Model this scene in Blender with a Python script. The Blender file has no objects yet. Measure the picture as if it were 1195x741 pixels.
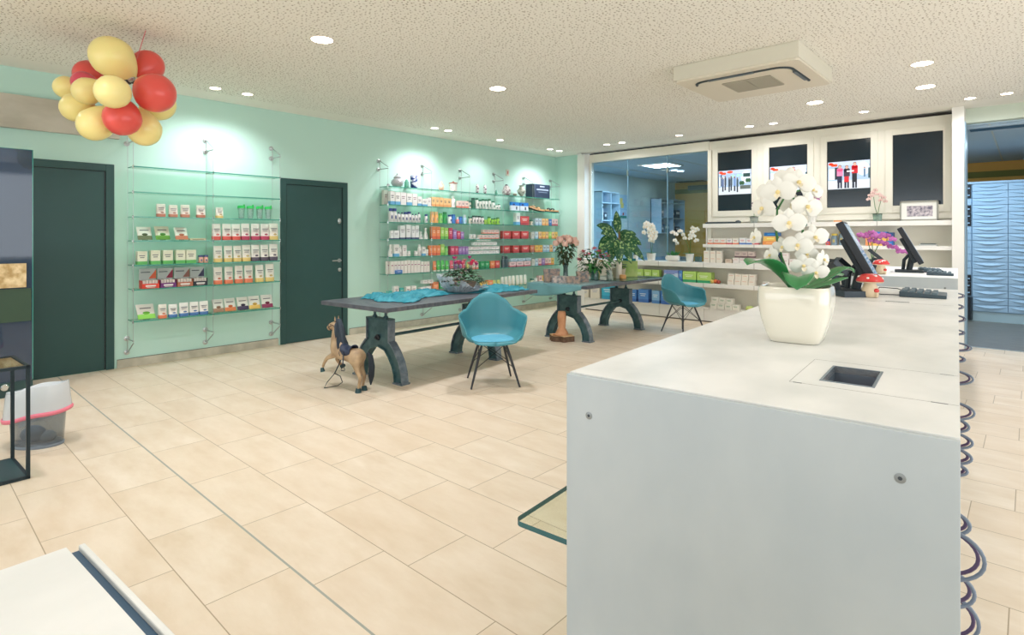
import bpy, math, random
from mathutils import Vector, Matrix, Euler, noise as mn
PI = math.pi
sc = bpy.context.scene
col = sc.collection
random.seed(7)

# ------------------------------------------------------------------ camera
CAMH, FPX, CXP, YHP, YAW = 1.42, 665.0, 597.5, 276.0, math.radians(42.3)
SN, CS = math.sin(YAW), math.cos(YAW)
cam = bpy.data.objects.new('camera', bpy.data.cameras.new('camera'))
col.objects.link(cam)
cam.location = (0, 0, CAMH)
cam.rotation_euler = (PI/2, 0, YAW)
cam.data.sensor_width = 36
cam.data.lens = FPX/1195*36
cam.data.shift_y = -(741/2-YHP)/1195
cam.data.clip_start = 0.02
sc.camera = cam

# survey of the photograph: where a sight line meets a plane of the room
def ray(x, y):
    r = (x-CXP)/FPX
    return r*CS-SN, r*SN+CS, -(y-YHP)/FPX
def wy(px, X=-7.06):
    a, b, c = ray(px, 300); return X/a*b
def bx_(px, Y=9.14):
    a, b, c = ray(px, 300); return Y/b*a
def at(px, py, d):
    a, b, c = ray(px, py); return Vector((a*d, b*d, CAMH+c*d))

# ------------------------------------------------------------------ world, exposure
w = bpy.data.worlds.new('World'); sc.world = w; w.use_nodes = True
w.node_tree.nodes['Background'].inputs[0].default_value = (0.93, 0.97, 1.0, 1)
w.node_tree.nodes['Background'].inputs[1].default_value = 1.0
vs = sc.view_settings
vs.view_transform = 'Standard'; vs.look = 'None'; vs.gamma = 1; vs.use_curve_mapping = False
vs.exposure = 0.40
SPOT_BIG, SPOT_SMALL, FRONT_FILL_POWER, SIDE_POWER, BACK_POWER = 72, 31, 60, 82, 62
WARM = (.965, 0.985, 1.04)

# ------------------------------------------------------------------ materials
def lin(c):
    return tuple(((v/255)/12.92 if v/255 <= .04045 else ((v/255+.055)/1.055)**2.4) for v in c)
_m = {}
def mat(rgb, rough=.5, metal=0, spec=.5, emit=0, alpha=1, coat=0, bump=0, name=None, sub=0):
    k = (tuple(rgb), rough, metal, spec, emit, alpha, coat, bump, sub)
    if k in _m: return _m[k]
    m = bpy.data.materials.new(name or 'paint_%d_%d_%d' % tuple(rgb)); m.use_nodes = True
    nt = m.node_tree; b = nt.nodes['Principled BSDF']
    b.inputs['Base Color'].default_value = (*lin(rgb), 1)
    b.inputs['Roughness'].default_value = rough
    b.inputs['Metallic'].default_value = metal
    b.inputs['Specular IOR Level'].default_value = spec
    b.inputs['Alpha'].default_value = alpha
    b.inputs['Coat Weight'].default_value = coat
    if sub:
        b.inputs['Subsurface Weight'].default_value = sub
        b.inputs['Subsurface Scale'].default_value = .02
    if emit:
        b.inputs['Emission Color'].default_value = (*lin(rgb), 1)
        b.inputs['Emission Strength'].default_value = emit
    if bump:
        n = nt.nodes.new('ShaderNodeTexNoise'); n.inputs['Scale'].default_value = 60
        bp = nt.nodes.new('ShaderNodeBump'); bp.inputs['Strength'].default_value = bump
        bp.inputs['Distance'].default_value = .01
        nt.links.new(n.outputs[0], bp.inputs['Height']); nt.links.new(bp.outputs[0], b.inputs['Normal'])
    _m[k] = m
    return m

def mottled(c1, c2, scale=3, rough=.5, metal=0, detail=5, name='mottled', stretch=(1,1,1), bump=0, lo=.35, hi=.65, spec=.5):
    m = bpy.data.materials.new(name); m.use_nodes = True
    nt = m.node_tree; b = nt.nodes['Principled BSDF']
    tc = nt.nodes.new('ShaderNodeTexCoord'); mp = nt.nodes.new('ShaderNodeMapping')
    mp.inputs['Scale'].default_value = stretch
    n = nt.nodes.new('ShaderNodeTexNoise'); n.inputs['Scale'].default_value = scale; n.inputs['Detail'].default_value = detail
    r = nt.nodes.new('ShaderNodeValToRGB')
    r.color_ramp.elements[0].position = lo; r.color_ramp.elements[1].position = hi
    r.color_ramp.elements[0].color = (*lin(c1), 1); r.color_ramp.elements[1].color = (*lin(c2), 1)
    nt.links.new(tc.outputs['Object'], mp.inputs[0]); nt.links.new(mp.outputs[0], n.inputs['Vector'])
    nt.links.new(n.outputs[0], r.inputs[0]); nt.links.new(r.outputs[0], b.inputs['Base Color'])
    b.inputs['Roughness'].default_value = rough; b.inputs['Metallic'].default_value = metal
    b.inputs['Specular IOR Level'].default_value = spec
    if bump:
        bp = nt.nodes.new('ShaderNodeBump'); bp.inputs['Strength'].default_value = bump; bp.inputs['Distance'].default_value = .01
        nt.links.new(n.outputs[0], bp.inputs['Height']); nt.links.new(bp.outputs[0], b.inputs['Normal'])
    return m

def glassmat(name, tint, refl=.08, rough=.02, opaque=0, body=(120,180,170)):
    """thin sheet glass: tinted see-through with a mirror coat and optional milky body"""
    m = bpy.data.materials.new(name); m.use_nodes = True
    nt = m.node_tree; nt.nodes.clear()
    out = nt.nodes.new('ShaderNodeOutputMaterial')
    tr = nt.nodes.new('ShaderNodeBsdfTransparent'); tr.inputs[0].default_value = (*lin(tint), 1)
    gl = nt.nodes.new('ShaderNodeBsdfGlossy'); gl.inputs['Roughness'].default_value = rough
    lw = nt.nodes.new('ShaderNodeLayerWeight'); lw.inputs[0].default_value = .5
    pw = nt.nodes.new('ShaderNodeMath'); pw.operation = 'POWER'; pw.inputs[1].default_value = 4.5
    nt.links.new(lw.outputs['Facing'], pw.inputs[0]); fr = pw
    ad = nt.nodes.new('ShaderNodeMath'); ad.operation = 'MULTIPLY_ADD'; ad.inputs[1].default_value = .75; ad.inputs[2].default_value = refl*.6; ad.use_clamp = True
    mx = nt.nodes.new('ShaderNodeMixShader')
    nt.links.new(fr.outputs[0], ad.inputs[0]); nt.links.new(ad.outputs[0], mx.inputs[0])
    if opaque:
        df = nt.nodes.new('ShaderNodeBsdfDiffuse'); df.inputs[0].default_value = (*lin(body), 1)
        m2 = nt.nodes.new('ShaderNodeMixShader'); m2.inputs[0].default_value = opaque
        nt.links.new(tr.outputs[0], m2.inputs[1]); nt.links.new(df.outputs[0], m2.inputs[2])
        nt.links.new(m2.outputs[0], mx.inputs[1])
    else:
        nt.links.new(tr.outputs[0], mx.inputs[1])
    nt.links.new(gl.outputs[0], mx.inputs[2]); nt.links.new(mx.outputs[0], out.inputs[0])
    return m

def N(nt, op, a, b=None):
    n = nt.nodes.new('ShaderNodeMath'); n.operation = op
    for i, v in enumerate((a, b)):
        if v is None: continue
        if isinstance(v, (int, float)): n.inputs[i].default_value = v
        else: nt.links.new(v, n.inputs[i])
    return n.outputs[0]
def mixc(nt, f, a, b):
    n = nt.nodes.new('ShaderNodeMix'); n.data_type = 'RGBA'
    for s, v in ((n.inputs[0], f), (n.inputs[6], a), (n.inputs[7], b)):
        if hasattr(v, 'links'): nt.links.new(v, s)
        elif isinstance(v, (int, float)): s.default_value = v
        else: s.default_value = (*lin(v), 1)
    return n.outputs[2]

def floor_mat():
    m = bpy.data.materials.new('beige_floor_tiles'); m.use_nodes = True
    nt = m.node_tree; b = nt.nodes['Principled BSDF']
    g = nt.nodes.new('ShaderNodeNewGeometry'); s = nt.nodes.new('ShaderNodeSeparateXYZ')
    nt.links.new(g.outputs['Position'], s.inputs[0])
    X, Y = s.outputs[0], s.outputs[1]
    v = N(nt, 'DIVIDE', N(nt, 'SUBTRACT', Y, 1.17), .3445)
    row = N(nt, 'FLOOR', v); fv = N(nt, 'FRACT', v)
    up = N(nt, 'GREATER_THAN', row, -.5)
    offu = N(nt, 'ADD', N(nt, 'MULTIPLY', row, .175), -2.16)
    offd = N(nt, 'ADD', N(nt, 'MULTIPLY', N(nt, 'ADD', row, 1), .35), -2.35)
    off = N(nt, 'ADD', N(nt, 'MULTIPLY', up, offu), N(nt, 'MULTIPLY', N(nt, 'SUBTRACT', 1, up), offd))
    u = N(nt, 'DIVIDE', N(nt, 'SUBTRACT', X, off), .70)
    cl = N(nt, 'FLOOR', u); fu = N(nt, 'FRACT', u)
    gu = N(nt, 'MULTIPLY', N(nt, 'MINIMUM', fu, N(nt, 'SUBTRACT', 1, fu)), .70)
    gv = N(nt, 'MULTIPLY', N(nt, 'MINIMUM', fv, N(nt, 'SUBTRACT', 1, fv)), .3445)
    gr = N(nt, 'MINIMUM', gu, gv)
    grout = N(nt, 'LESS_THAN', gr, .0022)
    strip = N(nt, 'LESS_THAN', N(nt, 'ABSOLUTE', N(nt, 'SUBTRACT', Y, 1.17)), .005)
    cb = nt.nodes.new('ShaderNodeCombineXYZ'); nt.links.new(cl, cb.inputs[0]); nt.links.new(row, cb.inputs[1])
    wn = nt.nodes.new('ShaderNodeTexWhiteNoise'); nt.links.new(cb.outputs[0], wn.inputs['Vector'])
    mp = nt.nodes.new('ShaderNodeMapping'); mp.inputs['Scale'].default_value = (1.2, 3.0, 1)
    ad = nt.nodes.new('ShaderNodeVectorMath'); ad.operation = 'MULTIPLY_ADD'
    nt.links.new(wn.outputs['Color'], ad.inputs[0]); ad.inputs[1].default_value = (30, 30, 30)
    nt.links.new(g.outputs['Position'], ad.inputs[2]); nt.links.new(ad.outputs[0], mp.inputs[0])
    n1 = nt.nodes.new('ShaderNodeTexNoise'); n1.inputs['Scale'].default_value = 2.2; n1.inputs['Detail'].default_value = 7; n1.inputs['Roughness'].default_value = .62
    nt.links.new(mp.outputs[0], n1.inputs['Vector'])
    r = nt.nodes.new('ShaderNodeValToRGB')
    r.color_ramp.elements[0].position = .32; r.color_ramp.elements[1].position = .68
    r.color_ramp.elements[0].color = (*lin(FL_A), 1); r.color_ramp.elements[1].color = (*lin(FL_B), 1)
    nt.links.new(n1.outputs[0], r.inputs[0])
    tint = mixc(nt, N(nt, 'MULTIPLY', wn.outputs['Value'], .35), r.outputs[0], FL_C)
    c = mixc(nt, grout, tint, (172, 152, 124))
    c = mixc(nt, strip, c, (160, 162, 150))
    nt.links.new(c, b.inputs['Base Color'])
    b.inputs['Roughness'].default_value = .42; b.inputs['Specular IOR Level'].default_value = .35
    return m
FL_A, FL_B, FL_C = (220, 200, 174), (236, 221, 201), (226, 204, 178)

def ceiling_mat():
    m = bpy.data.materials.new('perforated_ceiling_board'); m.use_nodes = True
    nt = m.node_tree; b = nt.nodes['Principled BSDF']
    g = nt.nodes.new('ShaderNodeNewGeometry'); s = nt.nodes.new('ShaderNodeSeparateXYZ')
    nt.links.new(g.outputs['Position'], s.inputs[0])
    vo = nt.nodes.new('ShaderNodeTexVoronoi'); vo.inputs['Scale'].default_value = 29; vo.inputs['Randomness'].default_value = .75
    vo.voronoi_dimensions = '2D'; vo.distance = 'CHEBYCHEV'
    nt.links.new(g.outputs['Position'], vo.inputs['Vector'])
    sep = nt.nodes.new('ShaderNodeSeparateColor'); nt.links.new(vo.outputs['Color'], sep.inputs[0])
    rad = N(nt, 'ADD', N(nt, 'MULTIPLY', sep.outputs[0], .11), .075)
    dot = N(nt, 'LESS_THAN', vo.outputs['Distance'], rad)
    inx = N(nt, 'GREATER_THAN', s.outputs[0], -6.88)
    iny = N(nt, 'LESS_THAN', s.outputs[1], 8.86)
    dot = N(nt, 'MULTIPLY', dot, N(nt, 'MULTIPLY', inx, iny))
    c = mixc(nt, dot, CEIL, CEIL_DOT)
    nt.links.new(c, b.inputs['Base Color']); b.inputs['Roughness'].default_value = .9; b.inputs['Specular IOR Level'].default_value = .1
    return m
CEIL, CEIL_DOT = (247, 244, 235), (150, 138, 118)

# ------------------------------------------------------------------ geometry helpers
class G:
    def __init__(s): s.v = []; s.f = []; s.m = []; s.mats = []; s.T = Matrix.Identity(4)
    def mi(s, m):
        if m not in s.mats: s.mats.append(m)
        return s.mats.index(m)
    def add(s, vs, fs, m):
        o = len(s.v); i = s.mi(m)
        s.v += [tuple(s.T @ Vector(p)) for p in vs]
        s.f += [tuple(o+k for k in f) for f in fs]; s.m += [i]*len(fs)
    def box(s, x0, x1, y0, y1, z0, z1, m):
        s.add([(x0,y0,z0),(x1,y0,z0),(x1,y1,z0),(x0,y1,z0),(x0,y0,z1),(x1,y0,z1),(x1,y1,z1),(x0,y1,z1)],
              [(0,3,2,1),(4,5,6,7),(0,1,5,4),(1,2,6,5),(2,3,7,6),(3,0,4,7)], m)
    def cb(s, c, d, m, M=None):
        o = s.T
        s.T = s.T @ Matrix.Translation(c) @ (M.to_4x4() if M else Matrix.Identity(4))
        s.box(-d[0]/2, d[0]/2, -d[1]/2, d[1]/2, -d[2]/2, d[2]/2, m); s.T = o
    def rbox(s, x0, x1, y0, y1, z0, z1, r, m, seg=3):
        """box with rounded vertical corners"""
        pts = []
        for cx, cy, a0 in ((x1-r, y1-r, 0), (x0+r, y1-r, 90), (x0+r, y0+r, 180), (x1-r, y0+r, 270)):
            for k in range(seg+1):
                a = math.radians(a0+90*k/seg); pts.append((cx+r*math.cos(a), cy+r*math.sin(a)))
        s.prism(pts, z0, z1, m)
    def prism(s, pts, z0, z1, m, top=None):
        n = len(pts)
        vs = [(p[0], p[1], z0) for p in pts]+[(p[0], p[1], z1) for p in pts]
        s.add(vs, [(i, (i+1) % n, n+(i+1) % n, n+i) for i in range(n)], m)
        s.add(vs, [tuple(range(n-1, -1, -1)), tuple(range(n, 2*n))], top or m)
    def loft(s, rings, m, cap0=True, cap1=True, closed=True):
        n = len(rings[0]); vs = [p for r in rings for p in r]; fs = []
        for j in range(len(rings)-1):
            for i in range(n if closed else n-1):
                k = (i+1) % n
                fs.append((j*n+i, j*n+k, (j+1)*n+k, (j+1)*n+i))
        if closed and cap0: fs.append(tuple(range(n-1, -1, -1)))
        if closed and cap1: fs.append(tuple((len(rings)-1)*n+i for i in range(n)))
        s.add(vs, fs, m)
    def lathe(s, prof, m, c=(0,0,0), n=16, sx=1, sy=1):
        s.loft([[(c[0]+r*sx*math.cos(2*PI*i/n), c[1]+r*sy*math.sin(2*PI*i/n), c[2]+z) for i in range(n)] for r, z in prof], m)
    def tube(s, pts, r, m, n=8, cap=True):
        pts = [Vector(p) for p in pts]; rs = r if isinstance(r, (list, tuple)) else [r]*len(pts)
        rings = []; up = None
        for i, p in enumerate(pts):
            t = (pts[min(i+1, len(pts)-1)]-pts[max(i-1, 0)]).normalized()
            if up is None: up = Vector((0,0,1)) if abs(t.z) < .9 else Vector((1,0,0))
            a = t.cross(up)
            if a.length < 1e-4: a = t.cross(Vector((0,1,0)))
            a.normalize(); b = a.cross(t).normalized(); up = b
            rings.append([tuple(p+rs[i]*(math.cos(2*PI*k/n)*a+math.sin(2*PI*k/n)*b)) for k in range(n)])
        s.loft(rings, m, cap, cap)
    def ball(s, c, r, m, M=None, nu=12, nv=8):
        if not isinstance(r, (tuple, list)): r = (r, r, r)
        vs = []; fs = []
        for j in range(nv+1):
            th = PI*j/nv
            for i in range(nu):
                ph = 2*PI*i/nu
                p = Vector((r[0]*math.sin(th)*math.cos(ph), r[1]*math.sin(th)*math.sin(ph), r[2]*math.cos(th)))
                if M: p = M @ p
                vs.append(tuple(Vector(c)+p))
        for j in range(nv):
            for i in range(nu):
                k = (i+1) % nu
                if j == 0: fs.append((i, nu+i, nu+k))
                elif j == nv-1: fs.append((j*nu+i, (j+1)*nu+i, j*nu+k))
                else: fs.append((j*nu+i, (j+1)*nu+i, (j+1)*nu+k, j*nu+k))
        s.add(vs, fs, m)
    def grid(s, fn, nu, nv, m):
        vs = [fn(i/nu, j/nv) for j in range(nv+1) for i in range(nu+1)]
        s.add(vs, [(j*(nu+1)+i, j*(nu+1)+i+1, (j+1)*(nu+1)+i+1, (j+1)*(nu+1)+i) for j in range(nv) for i in range(nu)], m)
    def mesh(s, name, smooth=False):
        me = bpy.data.meshes.new(name); me.from_pydata(s.v, [], s.f)
        for m in s.mats: me.materials.append(m)
        me.polygons.foreach_set('material_index', s.m)
        if smooth:
            me.polygons.foreach_set('use_smooth', [True]*len(s.f))
            me.validate(); me.set_sharp_from_angle(angle=math.radians(smooth if smooth is not True else 40))
        me.update()
        return me

def obj(name, g, parent=None, smooth=False, solid=0, sub=0, bevel=0, offset=0):
    me = g if isinstance(g, bpy.types.Mesh) else g.mesh(name, smooth)
    o = bpy.data.objects.new(name, me); col.objects.link(o)
    if parent: o.parent = parent
    if solid:
        md = o.modifiers.new('solid', 'SOLIDIFY'); md.thickness = solid; md.offset = offset
    if bevel:
        md = o.modifiers.new('bevel', 'BEVEL'); md.width = bevel; md.segments = 2; md.limit_method = 'ANGLE'
    if sub:
        md = o.modifiers.new('sub', 'SUBSURF'); md.levels = sub; md.render_levels = sub
    return o
def tag(o, label, cat, group=None, kind=None):
    o['label'] = label; o['category'] = cat
    if group: o['group'] = group
    if kind: o['kind'] = kind
    return o
def thing(name, label, cat, loc=(0,0,0), rz=0, group=None):
    o = bpy.data.objects.new(name, None); col.objects.link(o)
    o.empty_display_size = .05
    o.location = loc; o.rotation_euler = (0, 0, rz)
    return tag(o, label, cat, group)
def struct(name, g, label=None, **k):
    o = obj(name, g, **k); o['kind'] = 'structure'
    if label: o['label'] = label
    return o
def dup(root, loc, rz=None, label=None, group=None, scale=None):
    r = root.copy(); col.objects.link(r); r.location = loc
    if rz is not None: r.rotation_euler = (0, 0, rz)
    if scale: r.scale = scale
    if label: r['label'] = label
    if group: r['group'] = group
    for ch in list(root.children):
        c = ch.copy(); col.objects.link(c); c.parent = r
        for q in list(ch.children):
            d = q.copy(); col.objects.link(d); d.parent = c
    return r
ORD = ['zeroth','first','second','third','fourth','fifth','sixth','seventh','eighth','ninth','tenth','eleventh','twelfth','thirteenth',
       'fourteenth','fifteenth','sixteenth','seventeenth','eighteenth','nineteenth','twentieth']
TENS = {2:'twenty',3:'thirty',4:'forty',5:'fifty'}
def ordn(n):
    if n <= 20: return ORD[n]
    if n % 10 == 0: return TENS[n//10][:-1]+'ieth'
    return TENS[n//10]+'-'+ORD[n % 10]

# frequently used materials
MINT = mat((196, 231, 219), .75, spec=.2, name='mint_wall_paint')
CREAM = mat((236, 232, 218), .5, spec=.3, name='cream_lacquer')
WHITE = mat((240, 238, 232), .45, name='white_lacquer')
GREENDOOR = mat((50, 84, 82), .4, spec=.35, name='dark_green_door_paint')
DKGREEN = mat((42, 72, 72), .4, name='dark_green_frame')
STEEL = mat((190, 195, 195), .3, 1, name='brushed_steel')
CHROME = mat((215, 218, 218), .15, 1, name='chrome')
BLACK = mat((26, 32, 40), .4, name='black_plastic')
DKGREY = mat((58, 66, 74), .5, name='dark_grey')
SEAMC = mat((112, 106, 98), .8, name='shadow_joint')
GLASS = glassmat('shelf_glass', (222, 245, 236), .08)
EDGE = glassmat('green_glass_edge', (70, 190, 165), .1, .1, .75, (82, 176, 158))
CLEAR = glassmat('clear_plastic', (225, 235, 232), .10, .08, .12, (220, 230, 230))

# ================================================================== LIGHTS (large)
def area(name, loc, rot, sx, sy, power, color):
    l = bpy.data.lights.new(name, 'AREA'); l.shape = 'RECTANGLE'; l.size = sx; l.size_y = sy; l.energy = power; l.color = color
    o = bpy.data.objects.new(name, l); o.location = loc; o.rotation_euler = rot; col.objects.link(o); return o
area('front_fill_light', (-2.2, -4.35, 1.6), (PI/2, 0, 0), 8.5, 2.4, FRONT_FILL_POWER, (.93, .97, 1))  # added fill lamp behind the camera, in the open front wall
area('side_fill_light', (3.35, 3.0, 1.6), (PI/2, 0, PI/2), 8.0, 2.4, SIDE_POWER, (.95, .98, 1))  # added fill lamp on the right, brightens ceiling and left wall
area('back_room_panel_light', (-5.47, 10.46, 2.83), (0, 0, 0), .52, .56, BACK_POWER, (.66, .86, 1))
area('back_room_unseen_light', (-1.0, 11.2, 2.83), (0, 0, 0), 1.6, .5, BACK_POWER*.6, (.66, .86, 1))  # unseen area lamp over the drawer cabinet, no fitting built

# ================================================================== STRUCTURE
WX, BY, CZ = -7.28, 9.34, 3.06
g = G(); g.box(WX-.1, 3.4, -4.4, 9.42, -.1, 0, floor_mat()); struct('floor', g, 'beige stone-look floor tiles in running bond')
wood = mottled((112, 110, 106), (140, 134, 126), 4, .4, name='grey_wood_floor', stretch=(1, 14, 1))
g = G(); g.box(WX-.1, 3.4, 9.42, 14.5, -.1, 0, wood); struct('floor_back_room', g, 'grey blue plank floor of the back room')
g = G(); g.box(WX-.1, 3.4, -4.4, BY+.12, CZ, CZ+.12, ceiling_mat()); struct('ceiling', g, 'beige acoustic ceiling with irregular perforations')
g = G(); g.box(WX-.12, WX, -4.4, 3.483, 0, CZ, MINT); g.box(WX-.12, WX, 4.471, BY+.1, 0, CZ, MINT); g.box(WX-.12, WX, 3.483, 4.471, 2.19, CZ, MINT)
g.box(WX-.2, WX-.12, 3.4, 4.55, 0, 2.3, MINT)
struct('wall_left', g)
g = G()
g.box(WX, -6.60, BY, BY+.12, 0, CZ, MINT)
struct('wall_back', g, 'short mint green return wall in the corner')
g = G()
g.box(-.62, 3.4, BY, BY+.14, 2.875, CZ, mat((205, 215, 200), .7, name='pale_green_header'))
g.box(-4.0, -.62, 9.40, 9.52, 0, CZ, CREAM); g.box(-6.60, -4.0, 9.40, 9.52, 0, .97, CREAM)
struct('wall_back_partition', g)
# walls around the camera
PLAIN = mat((225, 228, 222), .8, spec=.2, name='pale_wall')
g = G(); g.box(WX, 3.4, -4.6, -4.45, 0, .35, PLAIN); g.box(WX, 3.4, -4.6, -4.45, 2.85, CZ, PLAIN); g.box(WX, -6.5, -4.6, -4.45, .35, 2.85, PLAIN); g.box(2.1, 3.4, -4.6, -4.45, .35, 2.85, PLAIN)
struct('wall_front', g)
g = G(); g.box(3.4, 3.55, -4.5, 14.5, 0, .35, PLAIN); g.box(3.4, 3.55, -4.5, 14.5, 2.85, CZ, PLAIN); g.box(3.4, 3.55, 7.1, 14.5, .35, 2.85, PLAIN); g.box(3.4, 3.55, -4.5, -1.1, .35, 2.85, PLAIN)
struct('wall_right', g)
# back room
BLUEW = mat((190, 208, 212), .8, spec=.2, name='pale_blue_wall')
g = G(); g.box(WX-.1, -7.1, 9.52, 14.4, 0, 2.9, BLUEW); struct('wall_back_room_left', g)
YEL = mat((232, 176, 92), .6, spec=.2, name='mustard_wall')
g = G(); g.box(-7.1, 3.4, 14.35, 14.5, 0, 2.9, YEL)
g.box(-7.1, 3.4, 14.335, 14.35, 2.56, 2.68, mat((120, 118, 52), .7, name='olive_band'))
g.box(-6.9, -6.25, 14.30, 14.35, 0, 2.10, mat((226, 168, 70), .5, name='yellow_cupboard'))
struct('wall_back_room_far', g)
g = G(); g.box(WX-.1, 3.4, 9.48, 14.5, 2.86, 2.98, mat((190, 212, 228), .8, spec=.2, name='blue_white_ceiling'))
for x in (-6.4, -4.9, -3.4, -1.9, -.4, 1.1): g.box(x, x+.02, 9.5, 14.3, 2.852, 2.86, mat((205, 212, 205), .6))
g.box(-6.9, -6.2, 14.0, 14.3, 2.845, 2.86, DKGREY)
struct('ceiling_back_room', g)
g = G(); g.box(-.60, 3.3, 9.62, 9.92, 2.84, 2.862, mat((70, 112, 140), .6)); g.box(-.64, 3.3, 9.56, 9.62, 2.83, 2.862, mat((180, 200, 215), .6)); g.box(-.64, 3.3, 9.92, 9.98, 2.83, 2.862, mat((180, 200, 215), .6))
for k in range(5): g.box(-.60, 3.3, 9.65+k*.055, 9.665+k*.055, 2.832, 2.842, mat((60, 98, 125), .6))
tag(obj('ceiling_vent', g), 'long blue grey ventilation slot in the back room ceiling behind the opening', 'vent')
g = G(); g.box(-6.7, -6.15, 14.26, 14.34, 2.64, 2.76, mat((120, 128, 120), .5))
for k in range(4): g.box(-6.68, -6.17, 14.25, 14.26, 2.655+k*.026, 2.665+k*.026, DKGREY)
tag(obj('wall_vent', g), 'grey ventilation grille high on the mustard wall of the back room', 'vent')
# skirtings
BASEM = mottled((180, 176, 158), (206, 200, 182), 6, .5, name='stone_skirting')
for n, (a, b) in enumerate(((1.675, 3.45), (4.505, 9.34))):
    g = G(); g.box(WX, WX+.02, a, b, 0, .088, BASEM); g.box(WX, WX+.012, a, b, .088, .092, SEAMC)
    struct('baseboard_left' if n == 0 else 'baseboard_left.001', g)
g = G(); g.box(WX, -6.60, BY-.015, BY, 0, .088, BASEM); struct('baseboard_back', g)
# threshold strip
g = G(); g.box(-.62, 3.4, 9.40, 9.44, 0, .004, STEEL); struct('trim_1', g)
# white pillars of the built-in unit
g = G(); g.box(-6.62, -6.52, 9.19, BY+.14, 0, CZ-.003, WHITE); g.box(-6.52, -6.42, 9.15, 9.30, 0, CZ-.04, WHITE); struct('trim_2', g, 'white post left of the back room window')
g = G(); g.box(-.737, -.615, 9.10, BY+.14, 0, CZ-.003, WHITE)
g.box(-.612, -.606, 9.12, BY+.14, 0, 2.87, mat((165, 195, 215), .4)); struct('trim_3', g, 'white post right of the shelving')

# ---------------- doors
def door(n, y0, y1, fr, label, handle):
    g = G(); z1 = 2.19
    f = .075
    g.box(WX-.05, WX+.018, y0, y0+f, 0, z1, GREENDOOR); g.box(WX-.05, WX+.018, y1-f, y1, 0, z1, GREENDOOR)
    g.box(WX-.05, WX+.018, y0+f, y1-f, z1-f, z1, GREENDOOR)
    r = struct('door_%d' % n, g, label, bevel=.003)
    g = G(); g.box(WX-.04, WX+.004, y0+f+.006, y1-f-.012, .005, z1-f-.006, GREENDOOR); g.box(WX-.05, WX+.0015, y0+f, y1-f, .002, z1-f, BLACK)  # black sheet fills the gap around the leaf in place of its shade
    obj('door_leaf', g, r, bevel=.002)
    if handle:
        h = y1-f-.055
        g = G(); g.T = Matrix.Translation((WX+.004, h, 1.08)) @ Matrix.Rotation(PI/2, 4, 'Y')
        g.lathe([(.027, 0), (.027, .008)], STEEL, n=16); g.T = Matrix.Identity(4)
        g.tube([(WX+.008, h, 1.08), (WX+.055, h, 1.08), (WX+.062, h-.02, 1.08), (WX+.062, h-.14, 1.08)], .010, STEEL, 8)
        obj('door_handle', g, r, smooth=40)
        g = G(); g.T = Matrix.Translation((WX+.004, h+.005, .95)) @ Matrix.Rotation(PI/2, 4, 'Y'); g.lathe([(.026, 0), (.026, .012), (.012, .02)], STEEL, n=16); obj('lock_cylinder', g, r, smooth=40)
        g = G(); g.T = Matrix.Translation((WX+.004, h, 1.64)) @ Matrix.Rotation(PI/2, 4, 'Y'); g.lathe([(.026, 0), (.026, .012), (.012, .02)], STEEL, n=16, sx=1.5); obj('security_lock', g, r, smooth=40)
    return r
door(1, .28, 1.649, 1, 'wide dark green flush door at the left', False)
door(2, 3.483, 4.471, 1, 'dark green door with steel handle between the glass shelf racks', True)

# wood-look panel above the left door
g = G(); g.box(WX+.002, WX+.05, -1.5, 1.693, 2.465, 2.79, mottled((186, 180, 164), (204, 198, 184), 5, .6, name='weathered_board', stretch=(1, .6, 1.5)))
tag(obj('header_panel', g, bevel=.004), 'weathered grey brown board mounted on the wall above the wide green door', 'panel')

# glass partition at far left
r = thing('glass_partition', 'tall bluish glass sliding panel in front of the wide green door', 'glass panel', (-6.69, 0, 0))
TG = glassmat('tinted_partition_glass', (110, 145, 170), .12, .04, .5, (66, 88, 116))  # blue body colour stands in for reflections on the tinted glass
g = G(); g.box(-.006, .006, -1.2, .895, .13, 2.20, TG); obj('glass_pane', g, r)
g = G(); g.box(-.02, .02, -1.2, .895, 0, .13, DKGREEN); obj('bottom_rail', g, r)
g = G(); g.box(-.007, .007, .893, .899, .13, 2.203, EDGE); g.box(-.007, .007, -1.2, .893, 2.2, 2.204, EDGE); obj('polished_edge', g, r)
g = G(); g.box(-.010, .012, -1.2, .885, .66, .955, mat((50, 76, 56), .5)); obj('lower_band', g, r)
g = G(); g.T = Matrix.Translation((.02, .70, .10)) @ Matrix.Rotation(PI/2, 4, 'Y'); g.lathe([(.012, 0), (.012, .02), (.026, .03), (.03, .045), (.022, .055)], CHROME, n=16); obj('door_stop_knob', g, r, smooth=50)
g = G(); g.box(.012, .022, .2, .85, .965, 1.18, mottled((176, 146, 96), (226, 202, 158), 18, .35, .6, name='hammered_brass', bump=.6))
obj('brass_plate', g, r)['label'] = 'hammered brass coloured plate'

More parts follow.
